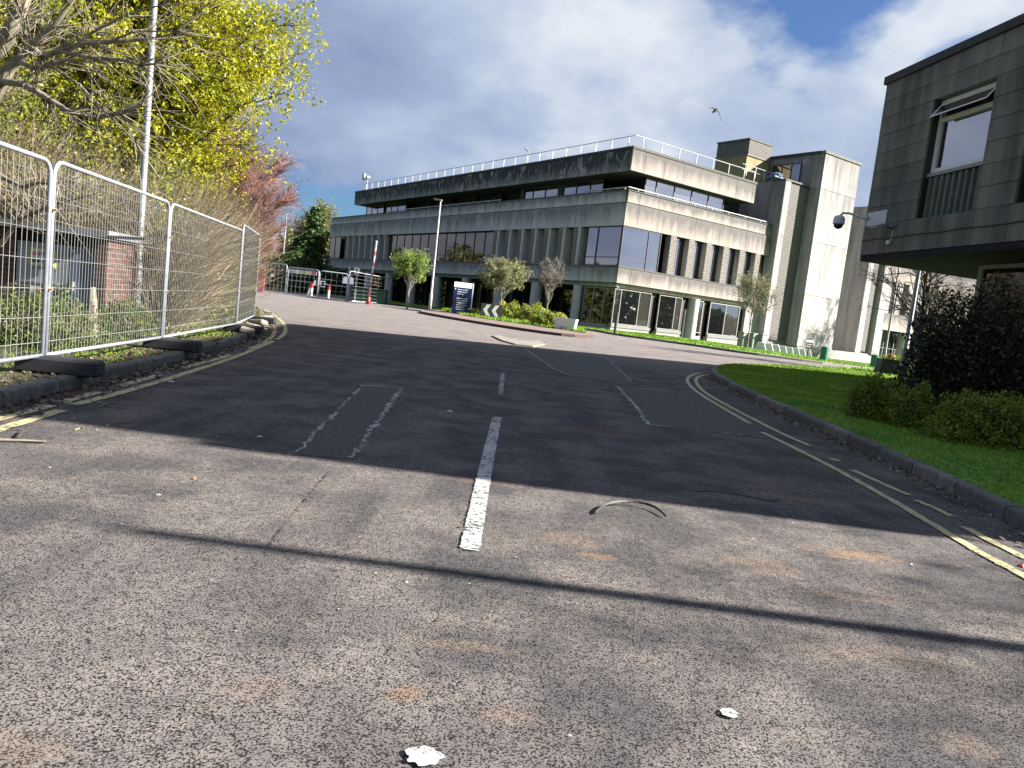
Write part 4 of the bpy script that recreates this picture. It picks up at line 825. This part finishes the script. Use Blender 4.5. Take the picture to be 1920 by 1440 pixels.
q=at(560,520,75); shrub('dark lower evergreen filling between the conifer and the glossy tree',(q[0],q[1],.2),2.6,2.,3.6,M['conifer'],7000,.15,M['bark'],600,name='evergreen_tree',cat='tree',group='evergreens behind the far gates',stem_r=.03)
q=at(606,520,118); crown_tree('pale yellow-green willow behind the conifer at the building end',(q[0]-1.,q[1],.2),(0,0,8.),(4.6,4.2,5.6),.3,120,M['greytwig'],M['willow'],26000,.12,9000,1.3,.016,name='willow_tree',fork=3.)
q=at(556,520,120); crown_tree('bare grey tree showing behind the conifer top',(q[0],q[1],.2),(0,0,7.5),(3.,3.,4.6),.25,90,M['greytwig'],None,0,0,7000,1.3,.018,name='bare_tree',fork=3.)
for k,(xp,Y,rx,h,lb) in enumerate([(500,70,3.,3.6,'dark hedge behind the leftmost far panel'),(604,98,2.2,3.4,'dark bush below the left end of the office block')]):
    q=at(xp,530,Y); shrub(lb,(q[0],q[1],.2),rx,2.,h,M['conifer'],6500,.14,M['bark'],400,name='hedge',group='dark hedges beyond the gates',stem_r=.02,flat=True)
# small street trees before the building
def streettree(label,xp,yp,Y,h,cw,leafm,nl,ls,bare,seed,vase=.55,nm='young_tree',twm='greytwig'):
    q=at(xp,yp,Y); z=gz(q[0],q[1])+.1; random.seed(seed)
    return crown_tree(label,(q[0],q[1],z),(0,0,h*.64),(cw,cw,h*.36),.06,34,M['greytwig'],leafm,nl,ls,bare,h*.13,.010,M[twm],'young trees in front of the office block',nm,fork=h*.25,cl=.25,shell=.45,low=-.35 if vase>.7 else .1)
streettree('young tree with bright green leaves and upright shoots by the far panel',764,570,50,3.9,1.2,M['bright'],12000,.05,900,4,.6)
streettree('round-crowned young tree with pale leaves behind the navy sign',938,575,50,4.1,1.6,M['sallow'],14000,.05,1200,5,.75)
streettree('bare whitish young tree beside the round-crowned one',1024,590,48,4.5,1.0,None,0,0,700,6,.4,'bare_tree')
streettree('sparse young tree in front of the sunlit face near the grey cabinets',1399,660,53,5.4,1.6,M['sallow'],5000,.04,1300,8,.75)
# right side: photinia, hedges, bare trees behind
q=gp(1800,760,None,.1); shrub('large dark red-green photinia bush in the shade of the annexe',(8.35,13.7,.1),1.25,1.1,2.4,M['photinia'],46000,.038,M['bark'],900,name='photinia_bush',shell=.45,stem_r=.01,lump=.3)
for xp,yp,rx,ry,h,lb in [(1650,790,.40,.38,.72,'small yellow-green hedge bush nearest the lawn tip'),(1728,808,.40,.38,.64,'middle yellow-green hedge bush below the dark photinia'),(1872,842,.78,.5,.74,'wide glossy green hedge cut by the right edge of the picture')]:
    q=gp(xp,yp,None,.1); shrub(lb,(q[0],q[1]+.35,.1),rx,ry,h,M['hedge'],9500,.021,M['bark'],500,name='hedge_bush',group='clipped hedge bushes on the lawn',shell=.7,stem_r=.004,lump=.16)
q=gp(1940,828,None,.1); shrub('green hedge continuing beyond the right edge',(q[0]+.3,q[1]+.3,.1),.8,.5,.68,M['hedge'],7000,.021,M['bark'],300,name='hedge_bush',group='clipped hedge bushes on the lawn',shell=.7,stem_r=.004,lump=.16)
crown_tree('bare spreading tree seen under the annexe overhang',Vector((18.,33.5,gz(18.,33.5)+.1)),(-.4,0,4.2),(3.2,2.5,2.3),.13,70,M['bark'],None,0,0,1700,.7,.007,twm=M['bark'],name='bare_tree',fork=1.8)
tree('bare tree in front of the far wing casting shadows on the stair tower',Vector((36.5,67.2,-.1)),9.5,.2,M['greytwig'],None,0,0,0,depth=4,nb=3,twn=2500,twl=.8,twr=.012,name='bare_tree',Lf=.25)
# trees beyond the right edge (their shadows reach the road) and the tree belts reflected in the glazing
tree('loosely branched tree right of the camera outside the picture',Vector((16.5,2.1,0)),8.5,.13,M['bark'],M['lime2'],2600,.06,0,depth=4,nb=3,twn=1600,twl=.6,twr=.008,name='roadside_tree',group='roadside trees outside the picture',Lf=.25)
tree('second tree right of the camera outside the picture',Vector((20,.0,0)),10,.18,M['bark'],M['lime2'],3000,.08,0,depth=4,nb=3,twn=1600,twl=.7,twr=.01,name='roadside_tree',group='roadside trees outside the picture',Lf=.25)
def belt(name,pts,h,n,size,mat):
    C_=[]; 
    for (x,y,r,hh) in pts:
        m_=n//len(pts); d=rdir(m_); d[:,2]=np.abs(d[:,2]); C_.append(np.array([x,y,0])+d*np.array([r,r,hh])*RNG.uniform(.6,1.05,m_)[:,None])
    return tag(leaves(name,np.vstack(C_),size,mat,None),'distant belt of mixed trees','tree belt',kind='stuff')
belt('tree_belt',[(88+8*math.sin(k*2.1),10+k*7.5,5.5,7+3*math.sin(k*1.7)) for k in range(15)],0,26000,.55,M['farwood'])
belt('tree_belt',[(-62+6*math.sin(k*2.7),28+k*7,5.5,9+3*math.sin(k*1.3)) for k in range(14)],0,24000,.55,M['farwood'])
belt('tree_belt',[(-40+k*9,112+5*math.sin(k*2.7),6,6+2*math.sin(k*1.3)) for k in range(5)],0,9000,.4,M['farwood'])
# island planting
for xp,yp,rx,h,lb in [(889,593,.4,.42,'small yellow shrub between the navy sign and chevron board'),(952,598,1.4,1.15,'gold-tipped shrub behind the chevron board'),(1000,606,1.6,1.2,'gold-tipped shrub in the middle of the island'),(1036,614,1.2,.9,'gold-tipped shrub beside the white trough')]:
    q=gp(xp,yp,None,.14); shrub(lb,(q[0],q[1]+.9,gz(q[0],q[1])+.14),rx,rx*.8,h,M['goldbush'],8000,.06,M['twig'],300,name='island_shrub',group='golden shrubs on the traffic island',shell=.6,stem_r=.01)

# ------------------------------------------------------------------ lamp posts
def lamp(label,base,h,r0_,r1_,mat,arm=0.,an=0.,head=True,group='street lamp posts'):
    t=thing('street_lamp',label,'street lamp',base,an,group); mb=MB(); mb.tube([(0,0,-.1),(0,0,1.1),(0,0,1.15),(0,0,h*.6),(0,0,h)],[r0_*1.35,r0_*1.35,r0_,(r0_+r1_)/2,r1_],12); mb.build('pole',mat,t,smooth=True)
    mb=MB(); mb.box(-.02,.02,-r0_*1.37-.004,-r0_*1.36,.35,.9); mb.build('access_door',M['frame_g'],t)
    if head:
        mb=MB(); mb.tube([(0,0,h),(arm,0,h+.05)],.03,6); mb.obox((arm+.25,0,h+.06),(1,0,.08),(0,1,0),(-.08,0,1),.3,.12,.05); mb.build('lamp_head',M['frame_g'],t,bevel=.015)
    return t
lamp('tall galvanised lamp post rising out of the picture behind the left fence',ground(-5.95,11.6,.1),9.,.052,.038,M['pole'],.2,0)
q=at(806,576,53); lamp('slim lamp post in front of the shaded facade left of the navy sign',(q[0],q[1],gz(q[0],q[1])+.1),7.6,.085,.05,M['whitepole'],-.05,math.pi*.9)
q=at(527,530,72); lamp('distant slim lamp post left of the dark evergreens',(q[0],q[1],.2),7.6,.09,.06,M['pole'],.4,2.8)
q=at(1690,705,26.5); lamp('dark lamp post seen under the annexe overhang',(q[0],q[1],gz(q[0],q[1])+.1),7.,.085,.05,M['pole'],.2,0)
q=at(1655,690,44); lamp('far lamp post beyond the bare tree, under the overhang',(q[0],q[1],gz(q[0],q[1])+.1),6.,.06,.05,M['pole'],.6,0)
lamp('lamp post beyond the right edge whose shadow crosses the road',Vector((9.0,2.78,.1)),5.62,.075,.05,M['pole'],0,0,head=False)

# ------------------------------------------------------------------ shed with electrical doors and signs behind the fence
sh=thing('brick_shed','low brick substation shed with concrete roof slab and grey and blue doors behind the fence','shed',ground(-6.45,10.7,.06),rad(3))
def sp_(name,mat,*bx,parent=None):
    r=None
    for q in bx:
        mb=MB(); mb.box(*q); o=mb.build(name,mat,parent or sh); r=r or o
    return r
sp_('wall',M['brick'],(-3.4,-.78,0,1.,0,1.46)); sp_('wall',M['brick'],(.32,.5,0,.9,0,1.46)); sp_('wall',M['darkwall'],(-.78,.32,.12,.9,0,1.46)); sp_('roof',M['roofslab'],(-3.6,.6,-.2,1.2,1.47,1.57))
def text(s,size,mat,parent,loc,rot=(math.pi/2,0,0),align='LEFT',name='lettering'):
    cu=bpy.data.curves.new('txt','FONT'); cu.body=s; cu.size=size; cu.extrude=.003; cu.offset=size*.035; cu.align_x=align; cu.resolution_u=2; ob=bpy.data.objects.new('txt',cu); COL.objects.link(ob)
    me=bpy.data.meshes.new_from_object(ob.evaluated_get(bpy.context.evaluated_depsgraph_get())); bpy.data.objects.remove(ob); me.materials.clear(); me.materials.append(mat)
    o=bpy.data.objects.new(name,me); COL.objects.link(o); o.parent=parent; o.location=loc; o.rotation_euler=rot; return o
d1=sp_('door',M['greydoor'],(-.76,-.04,.02,.08,.08,1.3)); d2=sp_('door',M['bluedoor'],(-.02,.3,.02,.08,.08,1.3)); d2['label']='darker blue door'
for k in range(8): sp_('vent_slat',M['frame_g'],(-.7,-.1,-.005,.018,.30+.06*k,.325+.06*k),parent=d1)
sp_('handle',M['frame_g'],(.02,.06,-.03,.018,.65,.8),parent=d2)
nt=sp_('notice',M['signyellow'],(-.56,-.2,-.02,-.006,.96,1.22)); sp_('notice_sheet',M['signwhite'],(-.54,-.22,-.027,-.0205,.98,1.2),parent=nt); text('DANGER',.07,M['pink'],nt,(-.53,-.032,1.12)); text('KEEP OUT',.05,M['rubber'],nt,(-.52,-.032,1.02))
ws=sp_('warning_sign',M['signwhite'],(-.53,-.31,-.02,-.006,.46,.68)); mb=MB(); mb.prism([(-.52,.48),(-.32,.48),(-.42,.665)],-.026,-.0205,'y'); mb.build('triangle',M['rubber'],ws); mb=MB(); mb.prism([(-.495,.493),(-.345,.493),(-.42,.64)],-.031,-.0265,'y'); mb.build('triangle_face',M['amber'],ws)
mb=MB(); mb.box(-.43,-.41,-.036,-.0315,.53,.61); mb.box(-.43,-.41,-.036,-.0315,.505,.52); mb.build('exclamation_mark',M['rubber'],ws)
w2=sp_('warning_plate',M['amber'],(-.53,-.35,-.02,-.006,.35,.445)); text('DANGER OF',.027,M['rubber'],w2,(-.52,-.024,.405)); text('DEATH',.027,M['rubber'],w2,(-.48,-.024,.37))
for k in range(4):
    mb=MB(); mb.obox((0,0,0),(1,.2,0),(-.2,1,0),(0,0,1),.14+.03*k%.1,.12,.06); o=mb.build('kerb_rubble',M['stone'],bevel=.03); p=gp(478+9*k,628-8*k,None,.1); o.location=(p[0]-.15,p[1],gz(p[0],p[1])+.17); o.rotation_euler=(.1*k,.15,k*1.3)
    tag(o,'broken pale stone lying on the kerb corner below the end fence panel','stone','broken stones at the kerb corner')
# pale birch-like trunk and stumps by the shed
mb=MB(); mb.tube([(0,0,0),(.05,0,1.),(-.03,.02,1.7),(.05,.05,2.5)],[.13,.11,.1,.07],9); o=mb.build('tree_stump',M['palebark']); o.location=ground(-7.35,12.1,.05); tag(o,'pale ivy-free dead trunk standing behind the shed roof','tree trunk')
mb=MB(); mb.tube([(0,0,0),(.03,0,.3),(0,.02,.75)],[.11,.08,.04],8); o=mb.build('tree_stump',M['palebark']); o.location=ground(-5.9,10.3,.08); tag(o,'short tan stump between the two green bushes','tree trunk')

# ------------------------------------------------------------------ signs and small things on and around the island
a=at(847,581,48.); b_=at(881,585,48.3); L,an=frame2(a,b_); a[2]=gz(a[0],a[1])+.12
sg=thing('direction_sign','navy blue totem sign with pale top band and white parking directions','sign',(a[0],a[1],gz(a[0],a[1])+.12),an)
hh=at(853,528,a[1])[2]-a[2]
mb=MB(); mb.box(0,L,-.06,.06,0,hh*.84); mb.build('board',M['navy'],sg); mb=MB(); mb.box(0,L,-.06,.06,hh*.842,hh); mb.build('header',M['palesign'],sg); mb=MB(); mb.box(L+.002,L+.07,-.08,.08,0,hh+.01); mb.build('edge_trim',M['signwhite'],sg)
fs=min(hh*.074,L*.68/(17*.5))
for k,s_ in enumerate(['Visitors Car Park','Lifestyle Parking','Red Route','','Kingfisher House','Kitchen Reference','Lifestyle Parking','Disabled Parking','Stag Car Park','Shop Car Park']):
    if s_: text(s_,fs,M['signwhite'],sg,(L*.2,-.063,hh*(.76-.068*k)))
mb=MB(); mb.prism([(L*.06,hh*.76),(L*.1,hh*.76),(L*.1,hh*.79),(L*.13,hh*.79),(L*.08,hh*.82),(L*.03,hh*.79),(L*.06,hh*.79)],-.066,-.0605,'y'); mb.build('arrow',M['signwhite'],sg)
mb=MB(); mb.prism([(L*.86,hh*.20),(L*.94,hh*.17),(L*.94,hh*.23)],-.066,-.0605,'y'); mb.build('arrow',M['signwhite'],sg)
a=gp(900,595,None,.16); b_=at(938,600,a[1]+.45); L,an=frame2(a,b_)
cs=thing('chevron_sign','black board with two white left-pointing chevrons on the island grass','sign',(a[0],a[1],gz(a[0],a[1])+.14),an); H=.78
mb=MB(); mb.box(0,L,-.03,.03,.12,.12+H); mb.build('board',M['black'],cs); 
for x in (.1,L-.1): mb=MB(); mb.tube([(x,.05,-.1),(x,.05,.8)],.025); mb.build('leg',M['pole'],cs)
for k in (0,1):
    x=L*(.10+.42*k); w=L*.17; mb=MB(); mb.prism([(x,.12+H/2),(x+w,.12+H*.93),(x+w*2.1,.12+H*.93),(x+w*1.1,.12+H/2),(x+w*2.1,.12+H*.07),(x+w,.12+H*.07)],-.036,-.0305,'y'); mb.build('chevron',M['cabinet'],cs)
p=gp(1060,618,None,.14); mb=MB(); mb.add([(-.5,-.3,0),(.5,-.3,0),(.5,.3,0),(-.5,.3,0),(-.6,-.38,.62),(.6,-.38,.62),(.6,.38,.62),(-.6,.38,.62),(-.52,-.3,.62),(.52,-.3,.62),(.52,.3,.62),(-.52,.3,.62),(-.5,-.28,.5),(.5,-.28,.5),(.5,.28,.5),(-.5,.28,.5)],[(0,3,2,1),(0,1,5,4),(1,2,6,5),(2,3,7,6),(3,0,4,7),(4,5,9,8),(5,6,10,9),(6,7,11,10),(7,4,8,11),(8,9,13,12),(9,10,14,13),(10,11,15,14),(11,8,12,15),(12,13,14,15)])
o=mb.build('planter_trough',M['signwhite']); o.location=p; o.rotation_euler=(0,0,-.25); tag(o,'white tapered planting trough at the right tip of the island','planter')
p=gp(1152,628); mb=MB(); mb.lathe([(.08,0),(.08,1.25),(.085,1.27),(.085,1.33),(.05,1.38)],12); o=mb.build('bollard',M['dark']); o.location=p; tag(o,'black bollard before the corner of the office block','bollard')
# round signs, barrier pole, bollards beyond the gates
def onY(xp,yp,Y): q=at(xp,yp,Y); return Vector((q[0],q[1],gz(q[0],q[1])))
for xp,yb,yt,lb,c1 in [(665,556,505,'round white and blue sign on a pole behind the far gate','round'),(650,560,503,'pair of blue and white signs on a post behind the gate joint','square')]:
    b0_=onY(xp,yb,57); h=at(xp,yt,57)[2]-b0_.z; t=thing('traffic_sign',lb,'sign',b0_,0,'signs behind the far gates'); mb=MB(); mb.tube([(0,0,0),(0,0,h+.1)],.04,8); mb.build('pole',M['pole'],t)
    if c1=='round':
        mb=MB(); mb.prism([(.24*math.cos(k*math.pi/8),h-.1+.28*math.sin(k*math.pi/8)) for k in range(16)],-.06,-.045,'y'); pl_=mb.build('sign_plate',M['signwhite'],t); mb=MB(); mb.box(-.05,.05,-.067,-.061,h-.35,h+.1); mb.build('sign_mark',M['navy'],t)
    else:
        for dx in (-.2,.22): mb=MB(); mb.prism([(dx-.22,h-1.15),(dx+.22,h-1.15),(dx+.18,h-.75),(dx,h-.6),(dx-.18,h-.75)],-.06,-.045,'y'); mb.build('sign_plate',M['palesign'],t)
b0_=onY(691,566,51); top=Vector(at(706,452,49)); t=thing('traffic_barrier','raised red and white barrier arm leaning up behind the far mesh panel','barrier',b0_); e=top-b0_
mb=MB(); mb.tube([Vector((0,0,.0)),e],.055,8); mb.build('arm',M['signwhite'],t)
for k in (.28,.45,.62,.78): 
    mb=MB(); mb.tube([e*k,e*(k+.07)],.058,8); mb.build('red_band',M['pink'],t)
mb=MB(); mb.lathe([(.22,0),(.2,.12),(.15,.2),(.12,.7),(.08,1.05),(.06,1.2)],10); mb.build('traffic_cone',M['red'],t)  # red traffic cone at the foot of the barrier arm
for xp,yp,lean,lb in [(577,550,.25,'leftmost red-topped white bollard leaning behind the notice gate'),(584,550,0,'upright red-topped white bollard beside the leaning one'),(616,554,0,'red-topped white bollard behind the plain gate leaf')]:
    t=thing('bollard',lb,'bollard',onY(xp,yp,53),0,'red-topped bollards behind the gates'); t.rotation_euler=(0,lean,0); mb=MB(); mb.tube([(0,0,0),(0,0,.62)],.09,10); mb.build('post',M['signwhite'],t); mb=MB(); mb.tube([(0,0,.621),(0,0,.95)],.092,10); mb.build('top_band',M['red'],t)
p=onY(700,560,57); mb=MB(); mb.box(-1.6,.9,0,1.,0,1.05); mb.box(-1.65,.95,-.05,1.05,1.05,1.12); o=mb.build('storage_box',M['darkgreen'],bevel=.04); o.location=p; tag(o,'dark green low box behind the right-hand far panel','storage box')
p=gp(487,548); mb=MB(); mb.box(-.25,.25,-.03,.03,.0,1.05); mb.box(-.25,.25,-.03,.03,1.08,1.7); o=mb.build('barrier_board',[M['pink']]); o.location=p; tag(o,'red and white barrier board at the left end of the far fence','barrier board')
# things along the sunlit face
for k,(xp,yp,w,h,lb) in enumerate([(1391,657,.75,1.15,'leftmost grey utility cabinet in front of the office block'),(1409,660,.75,1.15,'middle grey utility cabinet behind the young tree'),(1425,661,.62,1.2,'right-hand pale utility cabinet next to the stair pier')]):
    q=at(xp,yp,56.5); c=thing('utility_cabinet',lb,'cabinet',(q[0],q[1],gz(q[0],q[1])+.05),BA,'utility cabinets by the stair pier'); mb=MB(); mb.box(-w/2,w/2,-.25,.25,0,h); mb.build('body',M['cabinet'],c,bevel=.01); mb=MB(); mb.box(-w/2-.04,w/2+.04,-.3,.28,h,h+.09); mb.build('lid',M['cabinet'],c); mb=MB(); mb.box(-w/2+.05,w/2-.05,-.262,-.252,.08,h-.08); mb.build('door',M['cabinet'],c)
A=gp(1425,657,None,.1); Bq=gp(1512,669,None,.1); proto=None
for k in range(8):
    f=k/7.; p=A*(1-f)+Bq*f; p=(p[0],p[1],gz(p[0],p[1])+.08)
    if proto is None:
        mb=MB(); mb.prism([(-.44,0),(-.22,.6),(.22,.6),(.44,0),(.15,0),(0,.2),(-.15,0)],-.16,.16,'y'); proto=mb.build('parking_block',M['signwhite'],bevel=.02); o=proto
    else: o=proto.copy(); COL.objects.link(o)
    o.location=p; o.rotation_euler=(0,0,-.35)
    tag(o,['leftmost white A-shaped block of the row, by the cabinets','second white A-shaped block from the cabinets','third white A-shaped block from the cabinets','fourth white A-shaped block, before the dark stair gap','fifth white A-shaped block, below the tower edge','sixth white A-shaped block, left of the small sign','seventh white A-shaped block, under the small dark sign','last white A-shaped block of the row'][k],'concrete block','row of white A-shaped blocks on the verge')
p=at(1514,664,50.5); t=thing('notice_sign','small dark notice sign on a post in front of the white stair tower','sign',(p[0],p[1],gz(p[0],p[1])),.3); mb=MB(); mb.tube([(0,0,0),(0,0,1.1)],.035); mb.build('post',M['dark'],t); mb=MB(); mb.box(-.25,.25,-.04,-.02,.75,1.15); mb.build('board',M['black'],t); mb=MB(); mb.box(-.25,.25,-.04,-.02,1.16,1.28); mb.build('header',M['palesign'],t); text('Car Park',.11,M['signwhite'],t,(-.21,-.045,.98)); text('Parking',.11,M['signwhite'],t,(-.21,-.045,.83))
for xp,yp,Y,lb in [(1543,677,46.5,'green litter bin at the foot of the white stair tower'),(1638,684,50,'green litter bin by the far pier at the lawn path')]:
    q=at(xp,yp,Y); t=thing('litter_bin',lb,'litter bin',(q[0],q[1],gz(q[0],q[1])+.1),0,'green litter bins'); mb=MB(); mb.lathe([(.19,0),(.22,.06),(.23,.75),(.21,.78)],14); mb.build('body',M['green'],t); mb=MB(); mb.lathe([(.24,.78),(.24,.84),(.14,.9)],14); mb.build('lid',M['green'],t)
p=gp(1572,679); mb=MB(); mb.lathe([(.55,0),(.5,.1),(.25,.16)],9); o=mb.build('boulder',M['signwhite']); o.location=p; o.scale=(1.,.5,1); tag(o,'flat white stone on the verge right of the green bin','stone')
p=at(1668,697,33); t=thing('planter_box','black square planter box with small plants beyond the lawn','planter',(p[0],p[1],gz(p[0],p[1])+.05),-.2); mb=MB(); mb.add([(-.55,-.5,0),(.55,-.5,0),(.55,.5,0),(-.55,.5,0),(-.48,-.45,.72),(.48,-.45,.72),(.48,.45,.72),(-.48,.45,.72)],[(0,3,2,1),(4,5,6,7),(0,1,5,4),(1,2,6,5),(2,3,7,6),(3,0,4,7)]); mb.build('box',M['rubber'],t)
lv=leaves('foliage',RNG.normal(0,1,(900,3))*np.array([.25,.2,.05])+np.array([.1,0,.8]),.03,M['goldbush'],t); lv['kind']='stuff'; lv=leaves('flowers',RNG.normal(0,1,(150,3))*np.array([.05,.05,.05])+np.array([-.15,-.2,.85]),.03,M['red'],t); lv['kind']='stuff'
t=thing('handrail','white handrail beside the far wing entrance','handrail',(0,0,0)); P0=[at(1640,650,52),at(1680,656,52)]; mb=MB(); mb.tube(P0,.03); mb.tube([at(1636,658,52),at(1650,672,50)],.03); mb.tube([at(1678,656,52),at(1675,668,52)],.03); mb.build('rail',M['rail'],t)

# ------------------------------------------------------------------ litter and debris on the road and lawn
p=[gp(x,y) for x,y in [(1116,966),(1135,952),(1180,948),(1225,956),(1248,972)]]; p=[np.array(q) for q in p]
for _ in range(2): p=[p[0]]+[w for a_,b_ in zip(p[:-1],p[1:]) for w in (a_*.75+b_*.25,a_*.25+b_*.75)]+[p[-1]]
mb=MB(); n=len(p)
mb.tube([Vector(q)+Vector((0,0,.012+.02*math.sin(math.pi*i/(n-1)))) for i,q in enumerate(p)],.006,5); mb.tube([Vector(q)+Vector((.0,.012,.016+.02*math.sin(math.pi*i/(n-1)))) for i,q in enumerate(p)],.004,4); o=mb.build('rubber_strip',M['dark']); tag(o,'curved black plastic strip lying on the sunlit road','debris')
def stick(l,r,lb,mat='palebark',grp=None):
    P_=[Vector(gp(x,y))+Vector((0,0,r*1.2)) for x,y in l]; mb=MB(); mb.tube(P_,[r*(1-.4*i/len(P_)) for i in range(len(P_))],5); tag(mb.build('fallen_stick',M[mat]),lb,'stick',grp or 'fallen sticks on the road')
stick([(0,829),(40,830),(85,832)],.012,'long pale stick at the left edge of the sunlit road'); stick([(32,826),(38,816),(44,812)],.012,'short dark stump of stick standing at the left edge','bark'); stick([(185,765),(205,756),(220,760)],.006,'thin curled twig beside the left yellow lines')
stick([(188,758),(225,766),(245,765)],.005,'thin straight twig beside the left yellow lines'); stick([(200,800),(215,794),(245,792)],.006,'small forked twig on the shaded road left'); stick([(140,808),(150,804),(158,806)],.005,'tiny twig by the shade edge on the left')
def scrap(xp,yp,w,h,lb,dz=0.,mat='paper'):
    p=gp(xp,yp,None,dz); mb=MB(); n=9; vs=[(0,0,h)]+[(w*random.uniform(.6,1)*math.cos(2*math.pi*k/n),w*random.uniform(.5,1)*math.sin(2*math.pi*k/n),h*random.uniform(.0,.5)) for k in range(n)]
    mb.add(vs,[(0,k+1,(k+1)%n+1) for k in range(n)]); o=mb.build('paper_scrap',M[mat]); o.location=p; tag(o,lb,'litter','litter on the ground')
scrap(320,716,.05,.02,'white scrap beside the left yellow lines'); scrap(487,819,.03,.012,'crumpled white scrap on the shaded road left of the patch'); scrap(212,717,.035,.015,'flat white scrap in the left gutter'); scrap(298,928,.016,.008,'small white scrap on the sunlit road left'); scrap(1590,770,.075,.06,'silver foil scrap on the lawn beside the hedge',.1); scrap(1916,1063,.03,.02,'red scrap on the yellow line at the right edge',0,'red'); scrap(843,772,.05,.02,'pinkish scrap on the shaded road near the centre')
# gull
bp=Vector(at(1340,207,46)); t=thing('bird','dark gull gliding over the office roof with wings spread','bird',bp)
mb=MB(); X=Vector(RT); Z=Vector(UP); Yv=Vector(fw)
def W3(x,z,y=0): return X*x*.034+Z*z*.034+Yv*y*.034   # sixteenths
prof=[(-4.6,-4.5,1.0,.5),(-3,-3.2,1.5,.9),(0,-1,2.2,1.6),(2.2,.8,2.1,1.7),(4.,2.6,1.3,1.2),(4.9,3.6,.9,.9),(5.3,4.2,.3,.3)]
vs=[];n=8
for x,z,a_,b2 in prof:
    for k in range(n):
        c_,s_=math.cos(2*math.pi*k/n),math.sin(2*math.pi*k/n); vs.append(W3(x-.6*c_*a_,z+.8*c_*a_,s_*b2))
fs=[(i*n+k,i*n+(k+1)%n,(i+1)*n+(k+1)%n,(i+1)*n+k) for i in range(len(prof)-1) for k in range(n)]+[tuple(range(n)),tuple(range((len(prof)-1)*n,len(prof)*n))[::-1]]; mb.add(vs,fs)
def wing(pts,yend):
    v=[];m_=len(pts)
    for i,(x,z,w,ys) in enumerate(pts):
        for (dw,dy) in ((-w,.0),(0,.22),(w,0),(0,-.22)): v.append(W3(x+dw*.35,z+dw*.9,ys+dy))
    mb.add(v,[(i*4+k,i*4+(k+1)%4,(i+1)*4+(k+1)%4,(i+1)*4+k) for i in range(m_-1) for k in range(4)]+[(0,1,2,3),(4*m_-1,4*m_-2,4*m_-3,4*m_-4)])
wing([(1,1,1.8,0),(-3,3.4,1.6,-3),(-6,3.2,1.3,-6),(-11,.8,.8,-10),(-16,-2.4,.2,-14)],0); wing([(2.5,.8,1.6,0),(7.5,-.5,1.6,3),(10.5,-4,1.4,6),(13,-9.5,.9,9),(16,-15.5,.2,12)],0)
mb.build('body',M['feather'],t,smooth=True)
